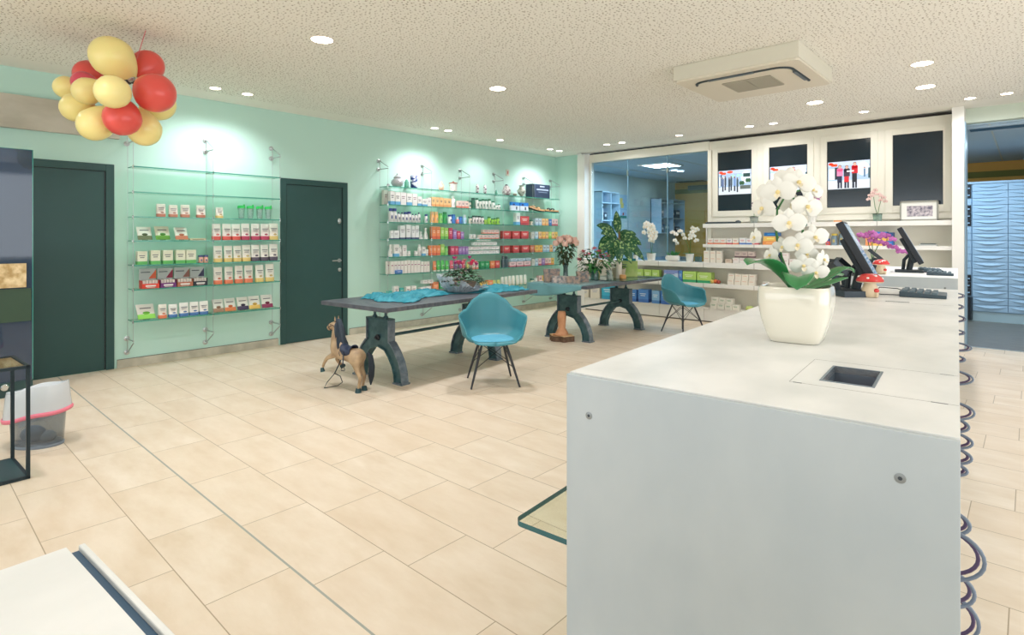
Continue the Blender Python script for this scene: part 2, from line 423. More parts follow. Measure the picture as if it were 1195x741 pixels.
# ================================================================== BACK WALL: window + built-in shelving
def win():
    g = G(); y = BY+.0
    g.box(-6.42, -4.0, y-.03, y+.08, 2.868, 3.02, CREAM); g.box(-6.42, -6.385, y-.03, y+.08, .99, 2.868, CREAM); g.box(-4.02, -3.96, y-.03, y+.08, .99, 2.868, CREAM)
    g.box(-6.42, -4.0, y-.03, y+.08, .90, .99, CREAM)
    r = struct('window_1', g, 'wide interior window into the blue back room')
    wg = glassmat('window_glass', (232, 242, 247), .09)
    xs = [-6.385, -5.576, -4.77, -4.02]
    for i in range(3):
        g = G(); g.box(xs[i]+.004, xs[i+1]-.004, y+.01, y+.018, .99, 2.868, wg); obj('glass_pane', g, r)
        if i:
            g = G(); g.box(xs[i]-.006, xs[i]+.006, y, y+.026, .99, 2.868, mat((120, 160, 180), .3)); obj('glazing_bar', g, r)
            g = G(); g.box(xs[i]-.012, xs[i]+.012, y-.01, y+.02, 2.55, 2.66, CHROME); obj('glass_clip', g, r)
win()

def builtin():
    r = thing('wall_shelving', 'cream built-in shelving with drawers and four screens bays along the back wall', 'shelving', (0, 0, 0))
    mods = [-.737-.8205*k for k in range(8)]
    # screen panel
    g = G(); y0 = 9.345
    cuts = [(-3.86, -3.305), (-3.04, -2.485), (-2.22, -1.665), (-1.405, -.848)]
    x = -4.0
    for a, b in cuts:
        g.box(x, a, y0, 9.40, 1.66, 3.015, CREAM); g.box(a, b, y0, 9.40, 1.66, 1.843, CREAM); g.box(a, b, y0, 9.40, 2.815, 3.015, CREAM); x = b
    g.box(x, -.737, y0, 9.40, 1.66, 3.015, CREAM)
    obj('screen_panel', g, r)
    for a, b in cuts:      # raised frame leaves around each screen
        g = G(); e = .085
        for (p, q, zz, z2) in ((a-e, a, 1.75, 2.90), (b, b+e, 1.75, 2.90), (a, b, 2.815, 2.90), (a, b, 1.75, 1.843)):
            g.box(p, q, y0-.014, y0+.001, zz, z2, CREAM)
        obj('panel_frame', g, r, bevel=.002)
    g = G(); g.box(-6.42, -.737, 9.33, 9.40, 3.022, 3.045, mat((48, 46, 44), .9)); obj('shadow_gap', g, r)  # dark strip painted in for the shade of the gap
    # shelves right section
    def shelf(x0, x1, z1, t, y0=9.14, nm='shelf'):
        g = G(); g.box(x0, x1, y0, 9.40, z1-t, z1, WHITE); obj(nm, g, r, bevel=.002)
        g = G()
        for m_ in mods[1:]:
            if x0+.05 < m_ < x1-.05: g.box(m_-.0025, m_+.0025, y0-.001, y0+.004, z1-t, z1+.001, SEAMC)
        if g.f: obj('joint', g, r)
    shelf(-4.03, -.74, 1.63, .065); shelf(-4.03, -.74, 1.293, .05); shelf(-6.52, -.74, .99, .085)
    shelf(-6.52, -.74, .644, .065)
    # base drawers
    for k in range(7):
        a, b = mods[k+1]+.003, mods[k]-.003
        g = G(); g.box(a, b, 9.17, 9.19, .02, .226, WHITE); obj('drawer_front', g, r, bevel=.002)
    g = G(); g.box(-6.52, -.74, 9.16, 9.40, .226, .236, WHITE); obj('base_top', g, r)
    g = G(); g.box(-6.52, -.74, 9.19, 9.40, 0, .226, SEAMC); obj('plinth', g, r)
    g = G(); g.box(-6.53, -6.5, 9.16, 9.40, 0, .99, WHITE); g.box(-4.045, -4.025, 9.3, 9.40, .99, 1.66, WHITE); obj('side_panel', g, r)
builtin()

# screens
def screen(i, x0, x1, z0, z1, pic, label):
    r = thing('wall_screen', label, 'screen', (x0, 9.36, z0), 0, 'portrait screens in the back wall')
    W, H = x1-x0, z1-z0
    g = G(); g.box(.003, W-.003, -.006, .03, .003, H-.003, mat((22, 38, 48), .12, spec=.6, name='dark_screen_glass')); obj('panel', g, r)
    g = G()
    for a, b, c, d in ((0, .006, 0, H), (W-.006, W, 0, H), (0, W, 0, .006), (0, W, H-.006, H)): g.box(a, b, -.010, .03, c, d, BLACK)
    obj('bezel', g, r)
    if not pic: return
    g = G(); y = -.0075
    def q(u0, u1, v0, v1, c, e=.34, k=0):
        g.add([(W*u0, y-.0002*k, H*v0), (W*u1, y-.0002*k, H*v0), (W*u1, y-.0002*k, H*v1), (W*u0, y-.0002*k, H*v1)], [(0, 1, 2, 3)], mat(c, .4, emit=e))
    def el(u, v, a, b, c, e=.34, k=1, n=14):
        g.add([(W*u+W*a*math.cos(2*PI*t/n), y-.0002*k, H*v+H*b*math.sin(2*PI*t/n)) for t in range(n)], [tuple(range(n))], mat(c, .4, emit=e))
    v0, v1 = .275, .685
    q(.02, .98, v0, v1, (164, 188, 218)); q(.02, .98, v0, v0+.13, (206, 214, 224), k=1); q(.02, .98, v1-.06, v1, (190, 202, 228), k=1)
    el(.83, .56, .15, .10, (222, 232, 248), k=2); q(.04, .2, .42, .58, (226, 236, 246), k=2)
    for u in (.08, .14, .2, .1): el(u, v1-.03-.02*(u > .1), .05, .02, (225, 90, 50), k=3)
    if pic == 2:    # three people looking at a leaflet
        q(.18, .30, .42, .60, (40, 50, 60), k=3)
        for u, top, bot, h in ((.30, (220, 130, 170), (36, 44, 70), .0), (.46, (60, 50, 66), (200, 40, 50), -.01), (.64, (196, 40, 52), (30, 34, 44), .03)):
            el(u, .605+h, .035, .024, (206, 158, 140), k=6); el(u, .615+h, .04, .02, (62, 44, 40), k=5)
            q(u-.07, u+.07, .47+h, .575+h, top, k=5); el(u, .565+h, .075, .03, top, k=5)
            q(u-.06, u+.05, .37, .48+h, bot, k=4); q(u-.055, u-.01, v0+.01, .38, (30, 36, 56), k=4); q(u+.01, u+.05, v0+.01, .38, (30, 36, 56), k=4)
        q(.46, .62, .525, .545, (240, 240, 240), k=8); q(.84, .88, .44, .56, (90, 120, 150), k=6); el(.86, .575, .02, .012, (150, 110, 90), k=6)
        q(.94, .98, .42, .57, (60, 90, 100), k=6)
    else:           # shop interior with standing visitors
        q(.08, .12, .42, .62, (60, 80, 120), k=3); q(.75, .95, .56, .62, (40, 70, 66), k=3)
        for u, h, c in ((.15, .0, (70, 90, 140)), (.22, .02, (60, 66, 80)), (.34, -.01, (50, 60, 72)), (.40, .01, (70, 80, 90)), (.5, .0, (110, 140, 190)), (.58, -.02, (60, 80, 90))):
            q(u-.025, u+.03, .42+h, .545+h, c, k=5); el(u, .56+h, .022, .016, (120, 92, 84), k=6); q(u-.02, u+.02, .33+h, .43+h, (34, 44, 60), k=4)
        for u in (.68, .74, .86, .92): el(u, .46+.04*(u > .8), .045, .035, (56, 96, 66), k=5)
        q(.66, .96, .36, .42, (90, 100, 96), k=4); el(.36, .655, .09, .022, (225, 84, 60), k=4)
        for u in (.45, .6, .7): el(u, .59, .05, .025, (170, 215, 205), k=3)
    obj('picture', g, r)
screen(1, -3.86, -3.305, 1.843, 2.815, 1, 'leftmost portrait screen showing a shop interior with visitors')
screen(2, -3.04, -2.485, 1.843, 2.815, 2, 'portrait screen partly hidden behind the large white orchid')
screen(3, -2.22, -1.665, 1.843, 2.815, 2, 'portrait screen showing three people, third from the left')
screen(4, -1.405, -.848, 1.843, 2.815, 0, 'rightmost portrait screen, switched off, behind the picture frame')

# ================================================================== BACK ROOM CONTENTS
FRB = mat((170, 200, 226), .4, spec=.4, name='blue_white_drawer')
def picker():
    r = thing('drawer_cabinet', 'tall blue white pharmacy cabinet with columns of curved-lip drawers behind the opening', 'cabinet', (0, 12.34, 0))
    g = G(); g.box(-.96, 3.2, .03, .75, 0, 2.34, mat((150, 182, 208), .5)); g.box(-.96, 3.2, -.005, .03, 2.305, 2.34, FRB); g.box(-.96, 3.2, .02, .03, 0, .16, mat((176, 200, 210), .5)); obj('body', g, r)
    rows, z0, z1 = 18, .17, 2.30; p = (z1-z0)/rows
    me = None
    for c in range(3):
        a = -.728+.458*c
        for k in range(rows):
            if me is None:
                g = G(); g.box(.004, .454, 0, .03, .004, p-.004, FRB); m1 = g.mesh('drawer')
                g = G(); n = 14
                f = lambda u: .012*math.sin(PI*u)
                for j in range(n):
                    u0, u1 = j/n, (j+1)/n; x0 = .02+.41*u0; x1 = .02+.41*u1
                    za = p*.72-.028*math.sin(PI*u0); zb = p*.72-.028*math.sin(PI*u1)
                    ya, yb = -.002-.022*math.sin(PI*u0), -.002-.022*math.sin(PI*u1)
                    g.add([(x0, 0, p*.80), (x1, 0, p*.80), (x1, yb, zb), (x0, ya, za), (x1, 0, zb-.006), (x0, 0, za-.006)], [(0, 3, 2, 1), (3, 5, 4, 2)], FRB)
                me = g.mesh('lip', True)
            o = bpy.data.objects.new('drawer', m1); col.objects.link(o); o.parent = r; o.location = (a, 0, z0+p*k)
            h = bpy.data.objects.new('handle_lip', me); col.objects.link(h); h.parent = o
    for k in range(rows-2):
        dark = k in (0, 1, 2, 10, 11, 12, 15) or k in (14,)
        zz = .42+k*.1175
        g = G(); g.box(-.93, -.742, 0, .03, zz+.004, zz+.112, BLACK if dark else FRB)
        if dark: g.box(-.90, -.76, -.004, 0, zz+.045, zz+.062, FRB)
        obj('narrow_drawer', g, r)
    g = G(); g.prism([(-.93, -.10), (-.74, -.10), (-.72, .0), (-.93, .0)], .02, .40, BLACK); obj('chute', g, r)
picker()
def backroom():
    for (y0, y1, z0, z1, lab) in ((10.35, 11.06, 1.0, 2.40, 'pale blue open shelf cabinet on the back room wall, left of the poster'), (13.0, 14.30, 1.5, 2.38, 'pale blue wall cabinet with glass shelves near the mustard wall')):
        r = thing('shelf_cabinet', lab, 'cabinet', (-7.1, y0, z0)); W, H = y1-y0, z1-z0; BC = mat((186, 212, 230), .4)
        g = G(); g.box(0, .02, 0, W, 0, H, mat((110, 150, 172), .6)); g.box(.0, .30, 0, .02, 0, H, BC); g.box(0, .30, W-.02, W, 0, H, BC); g.box(0, .3, 0, W, H-.02, H, BC); g.box(0, .3, W/2-.01, W/2+.01, 0, H, BC)
        obj('carcass', g, r)
        for k in range(int(H/.38)+1):
            g = G(); g.box(0, .3, .02, W-.02, k*.38, k*.38+.02, BC); obj('shelf', g, r)
        cols = [(60, 90, 110), (90, 130, 150), (220, 225, 230), (50, 70, 86)]
        for k in range(int(H/.38)):
            for j in range(4):
                if (k*3+j) % 5 == 4: continue
                h = .16+.05*((k+j) % 3); x = .06+j*(W-.12)/4
                g = G(); g.box(.05, .22, x, x+(W-.2)/5, 0, h, mat(cols[(k+j) % 4], .5)); g.box(.22, .222, x+.02, x+(W-.2)/5-.02, h*.5, h*.8, mat((210, 220, 228), .5))
                o = obj('binder', g); o.location = (-7.1, y0, z0+k*.38+.02)
                tag(o, 'binder on level %s of the %s back room cabinet, %s from left' % (['one', 'two', 'three', 'four'][k], 'near' if y0 < 12 else 'far', ordn(j+1)), 'binder', 'binders in the back room')
    g = G(); g.box(0, .01, 0, .72, 0, .55, mat((150, 190, 222), .6))
    g.box(.01, .012, .02, .70, 0, .06, mat((40, 130, 120), .6))
    for (y, z, a, c) in ((.45, .40, .14, (216, 196, 96)), (.5, .3, .12, (216, 196, 96)), (.12, .38, .08, (70, 140, 210)), (.12, .26, .05, (190, 70, 100)), (.2, .16, .07, (70, 70, 120)), (.34, .14, .06, (60, 110, 190)), (.55, .10, .06, (180, 80, 80)), (.1, .12, .05, (180, 60, 90))):
        g.box(.011, .013+.001*(a*10), y-a/2, y+a/2, z-a*.5, z+a*.5, mat(c, .6))
    o = obj('poster', g); o.location = (-7.1, 11.13, 1.85); tag(o, 'colourful poster with yellow and blue patches on the back room wall', 'poster')
    g = G(); g.box(-5.75, -5.19, 10.17, 10.76, 2.838, 2.859, mat((240, 248, 255), .5, emit=9))
    g.box(-5.78, -5.16, 10.14, 10.17, 2.835, 2.86, WHITE); g.box(-5.78, -5.16, 10.76, 10.79, 2.835, 2.86, WHITE); g.box(-5.78, -5.75, 10.14, 10.79, 2.835, 2.86, WHITE); g.box(-5.19, -5.16, 10.14, 10.79, 2.835, 2.86, WHITE)
    tag(obj('ceiling_panel_light', g), 'square lit ceiling panel in the back room seen through the window', 'light')
    for n, (px, py) in enumerate(((787, 199), (794, 200))):
        d = (2.85-CAMH)/ray(px, py)[2]; p = at(px, py, d)
        g = G(); g.lathe([(.07, 0), (.07, .008)], mat((240, 248, 255), .5, emit=6), n=14); o = obj('back_room_spotlight', g); o.location = (p.x, p.y, 2.85)
        tag(o, 'small round ceiling light in the back room, %s of the pair beyond the lit panel' % ('left' if n == 0 else 'right'), 'light', 'round lights in the back room')
    # worktop in back room
    r = thing('back_room_bench', 'blue white laboratory bench behind the window', 'bench', (-7.08, 11.3, 0))
    g = G(); g.box(0, .6, 0, 2.6, .86, .9, mat((120, 158, 186), .4)); obj('worktop', g, r); 
    for k in range(4):
        g = G(); g.box(.02, .58, k*.65+.005, k*.65+.645, .02, .855, mat((196, 216, 232), .5)); obj('cupboard', g, r)
backroom()

# ================================================================== CEILING FIXTURES
def downlights():
    EM = mat((255, 246, 232), .5, emit=14, name='lamp_glow'); RING = mat((225, 215, 200), .4, name='lamp_ring'); DK = mat((120, 105, 88), .5)
    big = [(-4.36, 2.444), (-4.36, 4.557), (-.76, 6.608), (-.85, 7.653), (-1.95, 7.647)]
    bl = ['round downlight above the balloons side of the floor, nearest on the left', 'round downlight above the first table', 'larger round downlight above the counters, nearest of three', 'larger round downlight above the far counter', 'round downlight right behind the ceiling air conditioner']
    unseen = [(-2.6, 2.4), (-4.4, .3), (-1.1, .5), (-6.2, .2), (1.2, 3.6), (1.2, 6.4)]  # extra downlights added as fill, all out of the camera's view
    UE = [62, 66, 34, 60, 34, 30]; BE = [84, 96, 62, 50, 66]
    def mk(R, nm, em):
        g = G(); g.loft([[(r*math.cos(2*PI*i/24), r*math.sin(2*PI*i/24), z) for i in range(24)] for r, z in ((R*1.14, 0), (R*1.12, -.008), (R, -.006), (R*.97, .03))], RING, False, False); ring = g.mesh('ring', 40)
        g = G(); g.lathe([(R*.96, -.003), (R*.96, .0)], em, n=24); disc = g.mesh('lamp_disc')
        return ring, disc
    rb, db = mk(.088, 'b', EM); rs, ds = mk(.055, 's', EM)
    lb = bpy.data.lights.new('downlight_lamp', 'SPOT'); lb.energy = SPOT_BIG; lb.spot_size = math.radians(135); lb.spot_blend = 1; lb.shadow_soft_size = .09; lb.color = WARM
    ls = bpy.data.lights.new('spot_lamp', 'SPOT'); ls.energy = SPOT_SMALL; ls.spot_size = math.radians(118); ls.spot_blend = .85; ls.shadow_soft_size = .045; ls.color = (.98, .985, 1.02)
    lc = ls.copy(); lc.energy = SPOT_SMALL*.5; lc.spot_size = math.radians(130); lc.spot_blend = .9
    def put(x, y, ring, disc, ld, label, grp, nm, tilt=None):
        r = thing(nm, label, 'light', (x, y, CZ), 0, grp)
        obj('trim_ring', ring, r); obj('lamp_disc', disc, r)
        lo = bpy.data.objects.new('lamp', ld); col.objects.link(lo); lo.parent = r; lo.location = (0, 0, -.03)
        if tilt: lo.rotation_euler = tilt
    def lamp(e):
        q = lb.copy(); q.energy = e; return q
    for k, ((x, y), l) in enumerate(zip(big, bl)): put(x, y, rb, db, lamp(BE[k]), l, 'large round downlights', 'downlight')
    for n, (x, y) in enumerate(unseen): 
        lo = bpy.data.objects.new('lamp', lamp(UE[n])); col.objects.link(lo); lo.location = (x, y, CZ-.03)
        r = thing('downlight', 'added fill downlight outside the view, %s of six' % ordn(n+1), 'light', (x, y, CZ), 0, 'large round downlights'); obj('trim_ring', rb, r); obj('lamp_disc', db, r); lo.parent = r; lo.location = (0, 0, -.03)
    left = [2.45, 2.80, 5.583, 5.851, 7.016, 8.379, 8.66]
    for n, y in enumerate(left): put(-6.66, y, rs, ds, ls, 'small ceiling spotlight along the mint wall, %s from the left' % ordn(n+1), 'small spotlights along the mint wall', 'ceiling_spotlight', (0, .30, 0))
    back = [-5.58, -5.269, -4.205, -3.09, -2.752, -1.617, -.529, -.2]
    for n, x in enumerate(back): put(x, 8.64, rs, ds, lc, 'small ceiling spotlight in front of the screens wall, %s from the left' % ordn(n+1), 'small spotlights along the screens wall', 'ceiling_spotlight', (.42, 0, 0))
downlights()

def aircon():
    r = thing('ceiling_air_conditioner', 'cream square cassette air conditioner under the ceiling', 'air conditioner', (-1.99, 5.66, CZ), 0)
    AC = mat((222, 218, 202), .5, name='cassette_cream')
    g = G(); a, b = .565, .54
    g.loft([[(sx*a*k, sy*b*k, z) for sx, sy in ((-1,-1),(1,-1),(1,1),(-1,1))] for k, z in ((1, 0), (1, -.14))], AC); obj('housing', g, r, bevel=.008)
    z = -.158
    g = G(); g.rbox(-a+.012, a-.012, -b+.012, b-.012, z, -.14, .04, mat((228, 220, 202), .5)); obj('cover_plate', g, r, bevel=.004)
    g = G()      # dark air slot loop with rounded corners
    def slot(pts, r_=.014): g.tube([(x, y, z-.001) for x, y in pts], r_, mat((52, 62, 66), .5), 6)
    c = []
    def arc(cx, cy, rr, a0, a1, n=6): return [(cx+rr*math.cos(math.radians(a0+(a1-a0)*k/n)), cy+rr*math.sin(math.radians(a0+(a1-a0)*k/n))) for k in range(n+1)]
    slot(arc(-.30, -.28, .13, 190, 270)+[(0, -.41)]+arc(.31, -.28, .13, 270, 350)+[(.44, .22)])
    obj('air_slot', g, r, smooth=40)
    g = G(); g.cb((-.06, -.41, z-.009), (.42, .03, .014), mat((84, 96, 104), .4)); g.cb((.43, -.02, z-.009), (.03, .36, .014), mat((84, 96, 104), .4)); obj('louvre', g, r, bevel=.003)
    g = G(); gm = mat((186, 180, 162), .6); g.box(-.22, .22, -.20, .20, z-.003, z, mat((120, 116, 104), .7))
    for k in range(17): g.box(-.22, .22, -.20+k*.025, -.187+k*.025, z-.010, z-.002, gm)
    for x in (-.22, 0, .22): g.box(x-.005, x+.005, -.2, .2, z-.010, z-.002, gm)
    obj('grille', g, r)
aircon()

# ================================================================== BALLOONS
def balloons():
    YB = [mat((252, 234, 156), .28, spec=.5, sub=.15, name='yellow_latex'), mat((252, 234, 160), .28, sub=.15)]
    RB = mat((232, 90, 82), .28, spec=.5, sub=.1, name='red_latex'); PK = mat((224, 84, 104), .28, sub=.1)
    def bmesh_(m):
        g = G(); n = 24; prof = []
        for k in range(15):
            t = k/14; a = PI*t
            prof.append((max(.002, math.sin(a)*(1-.10*math.cos(a)*-1*(t > .5)))*(1-.16*max(0, t-.5)*2)*1.0, math.cos(a)*(1.0+.18*(t > .5)*(2*t-1))))
        prof[-1] = (.03, -1.2); prof += [(.06, -1.27)]
        g.loft([[(r*math.cos(2*PI*i/n), r*math.sin(2*PI*i/n), z) for i in range(n)] for r, z in prof], m)
        return g.mesh('balloon', 60)
    ms = {'y': bmesh_(YB[0]), 'l': bmesh_(YB[1]), 'r': bmesh_(RB), 'p': bmesh_(PK)}
    # px, py, radius_w, radius_h, depth, colour, roll (deg), description
    L = [(132, 68, 26, 22, 4.40, 'y', 25, 'large yellow balloon at the top of the balloon cluster'),
         (172, 77, 17, 19, 4.62, 'r', -20, 'red balloon at the upper right of the cluster'),
         (180, 108, 26, 20, 4.36, 'r', 20, 'large red balloon at the right of the cluster'),
         (183, 120, 23, 17, 4.72, 'y', 10, 'yellow balloon peeking out below the large red one'),
         (104, 87, 20, 13, 4.72, 'r', 0, 'red balloon behind the upper left yellow ones'),
         (98, 96, 13, 13, 4.60, 'p', 0, 'small dark pink balloon at the left'),
         (78, 102, 13, 14, 4.62, 'y', 0, 'small yellow balloon at the far left'),
         (103, 106, 16, 16, 4.42, 'l', 0, 'pale yellow balloon left of centre'),
         (132, 107, 22, 17, 4.26, 'l', 5, 'pale yellow balloon at the centre front'),
         (90, 125, 17, 17, 4.46, 'y', 10, 'yellow balloon at the lower left'),
         (112, 144, 20, 19, 4.36, 'y', -15, 'yellow balloon at the bottom left'),
         (126, 134, 10, 14, 4.46, 'p', 0, 'pink balloon glimpsed between the lower balloons'),
         (143, 137, 21, 20, 4.26, 'r', 0, 'glossy red balloon low in the centre'),
         (168, 150, 18, 20, 4.46, 'y', -12, 'yellow balloon at the bottom right')]
    hub = at(152, 91, 4.45)
    L = [list(q) for q in L]
    for it in range(150):      # let the balloons settle beside each other instead of inside each other
        for i in range(len(L)):
            for j in range(i):
                A, B = L[i], L[j]; a, b = at(*A[:2], A[4]), at(*B[:2], B[4]); ra, rb = (A[2]+A[3])/2*A[4]/FPX, (B[2]+B[3])/2*B[4]/FPX
                ov = (ra+rb)*1.02-(a-b).length
                if ov > 0:
                    sgn = 1 if A[4] > B[4] else -1
                    A[4] += sgn*ov*.3; B[4] -= sgn*ov*.3
    for px, py, rw, rh, d, c, roll, lab in L:
        p = at(px, py, d); k = d/FPX
        o = obj('balloon', ms[c]); o.location = p
        di = (p-hub)
        di = di+Vector((.02, -.03, 0)); q = di.to_track_quat('Z', 'Y')
        R = (rw+rh)/2*k
        asp = 1.0+.06
        o.rotation_mode = 'QUATERNION'; o.rotation_quaternion = q; o.scale = (R*.98, R*.98, R*1.06)
        tag(o, lab, 'balloon', 'balloons in the ceiling cluster')
    g = G(); a = Vector((-5.215, 1.394, CZ)); b = hub
    g.tube([a, a.lerp(b, .5)+Vector((.01, 0, 0)), b], .003, mat((220, 110, 120), .4), 6); g.ball(hub, .035, STEEL, nu=10, nv=6)
    for k in range(5): g.ball(hub+Vector((random.uniform(-.03, .03), random.uniform(-.03, .03), random.uniform(-.03, .03))), .02, mat((70, 74, 70), .4), nu=6, nv=4)
    tag(obj('balloon_ribbon', g, smooth=40), 'thin red ribbon tying the balloon cluster to the ceiling', 'ribbon')
balloons()

# ================================================================== GLASS SHELF RACKS
ZS = [2.168, 1.897, 1.634, 1.376, 1.116, .857, .520]
def rack(label, ups):
    r = thing('glass_shelf_rack', label, 'shelf rack', (WX, ups[0], 0))
    XB, XF = .04, .25
    y0 = ups[0]; Y = [u-y0 for u in ups]
    n = len(Y)-1; wd = Y[1]-Y[0]
    g = G(); t = .008
    g.box(XB-.01, XF+.01, .004, wd-.004, -t, 0, GLASS)
    g.box(XF+.010, XF+.013, .004, wd-.004, -t-.003, .001, EDGE); g.box(XB-.01, XF+.01, .0005, .0035, -t, 0, EDGE); g.box(XB-.01, XF+.01, wd-.0035, wd-.0005, -t, 0, EDGE)
    sm = g.mesh('shelf')
    for z in ZS:
        for k in range(n):
            o = obj('shelf', sm, r); o.location = (0, Y[k], z)
    g = G(); g.tube([(0, 0, .17), (0, 0, 2.56)], .0022, STEEL, 6); cb = g.mesh('cable', 40)
    g = G(); g.tube([(0, 0, .30), (0, 0, 2.42)], .0022, STEEL, 6); cf = g.mesh('cable', 40)
    g = G(); g.tube([(0, 0, -.022), (0, 0, .012)], .008, CHROME, 8); g.cb((-.01, 0, -.004), (.02, .02, .014), CHROME); cl = g.mesh('clamp', 40)
    def br(zs):
        g = G()
        for z in zs:
            g.T = Matrix.Translation((0, 0, z)) @ Matrix.Rotation(PI/2, 4, 'Y'); g.lathe([(.028, 0), (.028, .012), (.012, .016), (.012, .05)], STEEL, n=14); g.T = Matrix.Identity(4)
        g.tube([(.02, 0, zs[0]), (XF+.01, 0, zs[0])], .007, STEEL, 8)
        g.tube([(.04, 0, zs[1]), (XF+.005, 0, zs[0]+(.02 if zs[1] > zs[0] else -.02))], .006, STEEL, 8)
        g.tube([(XB, 0, zs[0]), (XB, 0, zs[1])], .005, STEEL, 6)
        return g.mesh('bracket', 40)
    bt, bb = br((2.43, 2.56)), br((.31, .16))
    for k in range(len(Y)):
        for x, m_ in ((XB, cb), (XF, cf)):
            o = obj('cable', m_, r); o.location = (x, Y[k], 0)
        for m_ in (bt, bb):
            o = obj('bracket', m_, r); o.location = (0, Y[k], 0)
        for z in ZS:
            o = obj('clamp', cl, r); o.location = (XF, Y[k], z)
rack('narrow glass shelf rack on steel cables between the two green doors', [1.765, 2.563, 3.36])
rack('long glass shelf rack on steel cables with cosmetics right of the door', [5.0+.83*k for k in range(6)])

# ---------------- product meshes.  local x = front, y = along the wall, z up; front face at x=0, body behind
W_ = (240, 238, 234)
def mk_carton(w, h, d, base, low=None, mark=(90, 90, 100), top=None, lowf=.25, strokes=2):
    g = G(); B = mat(base, .5)
    g.box(-d, 0, -w/2, w/2, 0, h, B)
    e = .0006
    if low: g.box(-d-.0004, e, -w/2-.0004, w/2+.0004, .001, h*lowf, mat(low, .5))
    if top: g.box(-d-.0004, e, -w/2-.0004, w/2+.0004, h*.72, h*.999, mat(top, .5))
    if mark:
        for k in range(strokes):
            z = h*(.64-.14*k); ww = w*(.34-.08*k)
            g.box(0, e*1.8, -ww, ww*.8, z, z+h*.055, mat(mark, .5))
    return g
def mk_pouch(w, h, d, base, low, mark=(90, 90, 100)):
    g = G(); B = mat(base, .4, spec=.4); L = mat(low, .4)
    def ring(z, hw, hd):
        return [(-d/2+hd*math.copysign(abs(math.cos(a))**.6, math.cos(a)), hw*math.copysign(abs(math.sin(a))**.45, math.sin(a)), z) for a in [2*PI*(i+.5)/16 for i in range(16)]]
    g.loft([ring(0, w*.47, d*.48), ring(h*.06, w*.5, d*.5), ring(h*.24, w*.5, d*.47)], L, True, False)
    g.loft([ring(h*.24, w*.5, d*.47), ring(h*.55, w*.49, d*.36), ring(h*.85, w*.49, d*.14), ring(h, w*.49, .002)], B, False, True)
    e = -d/2+d*.42
    g.box(e-.004, e+.0015, -w*.34, w*.3, h*.66, h*.70, mat(mark, .5)); g.box(e-.003, e+.004, -w*.28, w*.2, h*.55, h*.58, mat((150, 150, 150), .5))
    g.ball((-d/2+d*.43, w*.08, h*.34), (.004, w*.2, h*.06), mat(tuple(int(v*.75+20) for v in low), .5), nu=10, nv=5)
    return g
def mk_bottle(r, h, body, cap, capf=.2, neck=.5, shape=0):
    g = G(); b = h*(1-capf)
    pr = [(r*.9, 0), (r, .004), (r, b*.82), (r*.85, b*.92), (r*neck, b*.97), (r*neck, b)]
    if shape == 1: pr = [(r, 0), (r, b*.3), (r*.75, b*.6), (r*.4, b*.9), (r*.35, b)]
    g.lathe([(a, z) for a, z in pr], mat(body, .35), c=(-r, 0, 0), n=14)
    g.box(-.002, .0006, -r*.35, r*.35, b*.3, b*.6, mat(tuple(int(v*.6+60) for v in cap), .5))
    c = G(); c.lathe([(r*neck*1.15, b-.001), (r*neck*1.15, h*.985), (r*neck*.9, h)], mat(cap, .35), c=(-r, 0, 0), n=14)
    return g, c
def mk_tube(w, h, d, body, cap):
    g = G()
    rg = lambda z, a, b: [(-d/2+b*math.cos(2*PI*i/14), a*math.sin(2*PI*i/14), z) for i in range(14)]
    g.loft([rg(h*.14, w*.42, d*.45), rg(h*.2, w*.5, d*.5), rg(h*.6, w*.5, d*.32), rg(h, w*.5, .002)], mat(body, .35))
    g.box(-d*.25, -d*.05, -w*.25, w*.25, h*.5, h*.55, mat((250, 250, 245), .5))
    c = G(); c.loft([rg(0, w*.4, d*.43), rg(h*.15, w*.4, d*.43)], mat(cap, .35))
    return g, c
_pm = {}
def product(kind, w, h, d, spec, name, loc, rz, label, cat, group, tilt=0):
    w = round(w/.006)*.006; h = round(h/.008)*.008
    key = (kind, w, h, d, spec)
    if key not in _pm:
        kid = None
        if kind == 'carton': g = mk_carton(w, h, d, *spec)
        elif kind == 'pouch': g = mk_pouch(w, h, d, *spec)
        elif kind == 'bottle': g, kid = mk_bottle(w/2, h, *spec)
        elif kind == 'tube': g, kid = mk_tube(w, h, d, *spec)
        _pm[key] = (g.mesh(name, 40), kid.mesh('cap', 40) if kid else None)
    a, b = _pm[key]
    o = obj(name, a); o.location = loc; o.rotation_euler = (0, tilt, rz)
    tag(o, label, cat, group)
    if b: obj('cap', b, o)
    return o

# styles: code -> (kind, spec, name, category, description, depth)
P = {}
def soft(v, k=.16):
    if isinstance(v, tuple) and len(v) == 3 and all(isinstance(q, int) for q in v): return tuple(int(a*(1-k)+b*k) for a, b in zip(v, (246, 240, 234)))
    return v
def S(code, kind, spec, name, cat, desc, d=.06):
    spec = tuple(soft(v) for v in spec)
    P[code] = (kind, spec, name, cat, desc, d)
S('pb', 'pouch', ((232, 226, 216), (190, 110, 82)), 'food_pouch', 'pouch', 'white pouch with brown base')
S('py', 'pouch', ((232, 230, 218), (232, 200, 110)), 'food_pouch', 'pouch', 'pale pouch with yellow base')
S('pr', 'pouch', ((234, 228, 220), (226, 70, 60)), 'food_pouch', 'pouch', 'white pouch with red base')
S('pm', 'pouch', ((234, 226, 220), (190, 40, 80)), 'food_pouch', 'pouch', 'white pouch with magenta base')
S('pd', 'pouch', ((232, 230, 222), (66, 56, 76)), 'food_pouch', 'pouch', 'white pouch with dark base')
S('po', 'pouch', ((226, 220, 208), (236, 112, 70)), 'food_pouch', 'pouch', 'grey white pouch with orange base')
S('pu', 'pouch', ((236, 234, 228), (56, 110, 180)), 'food_pouch', 'pouch', 'white pouch with blue base')
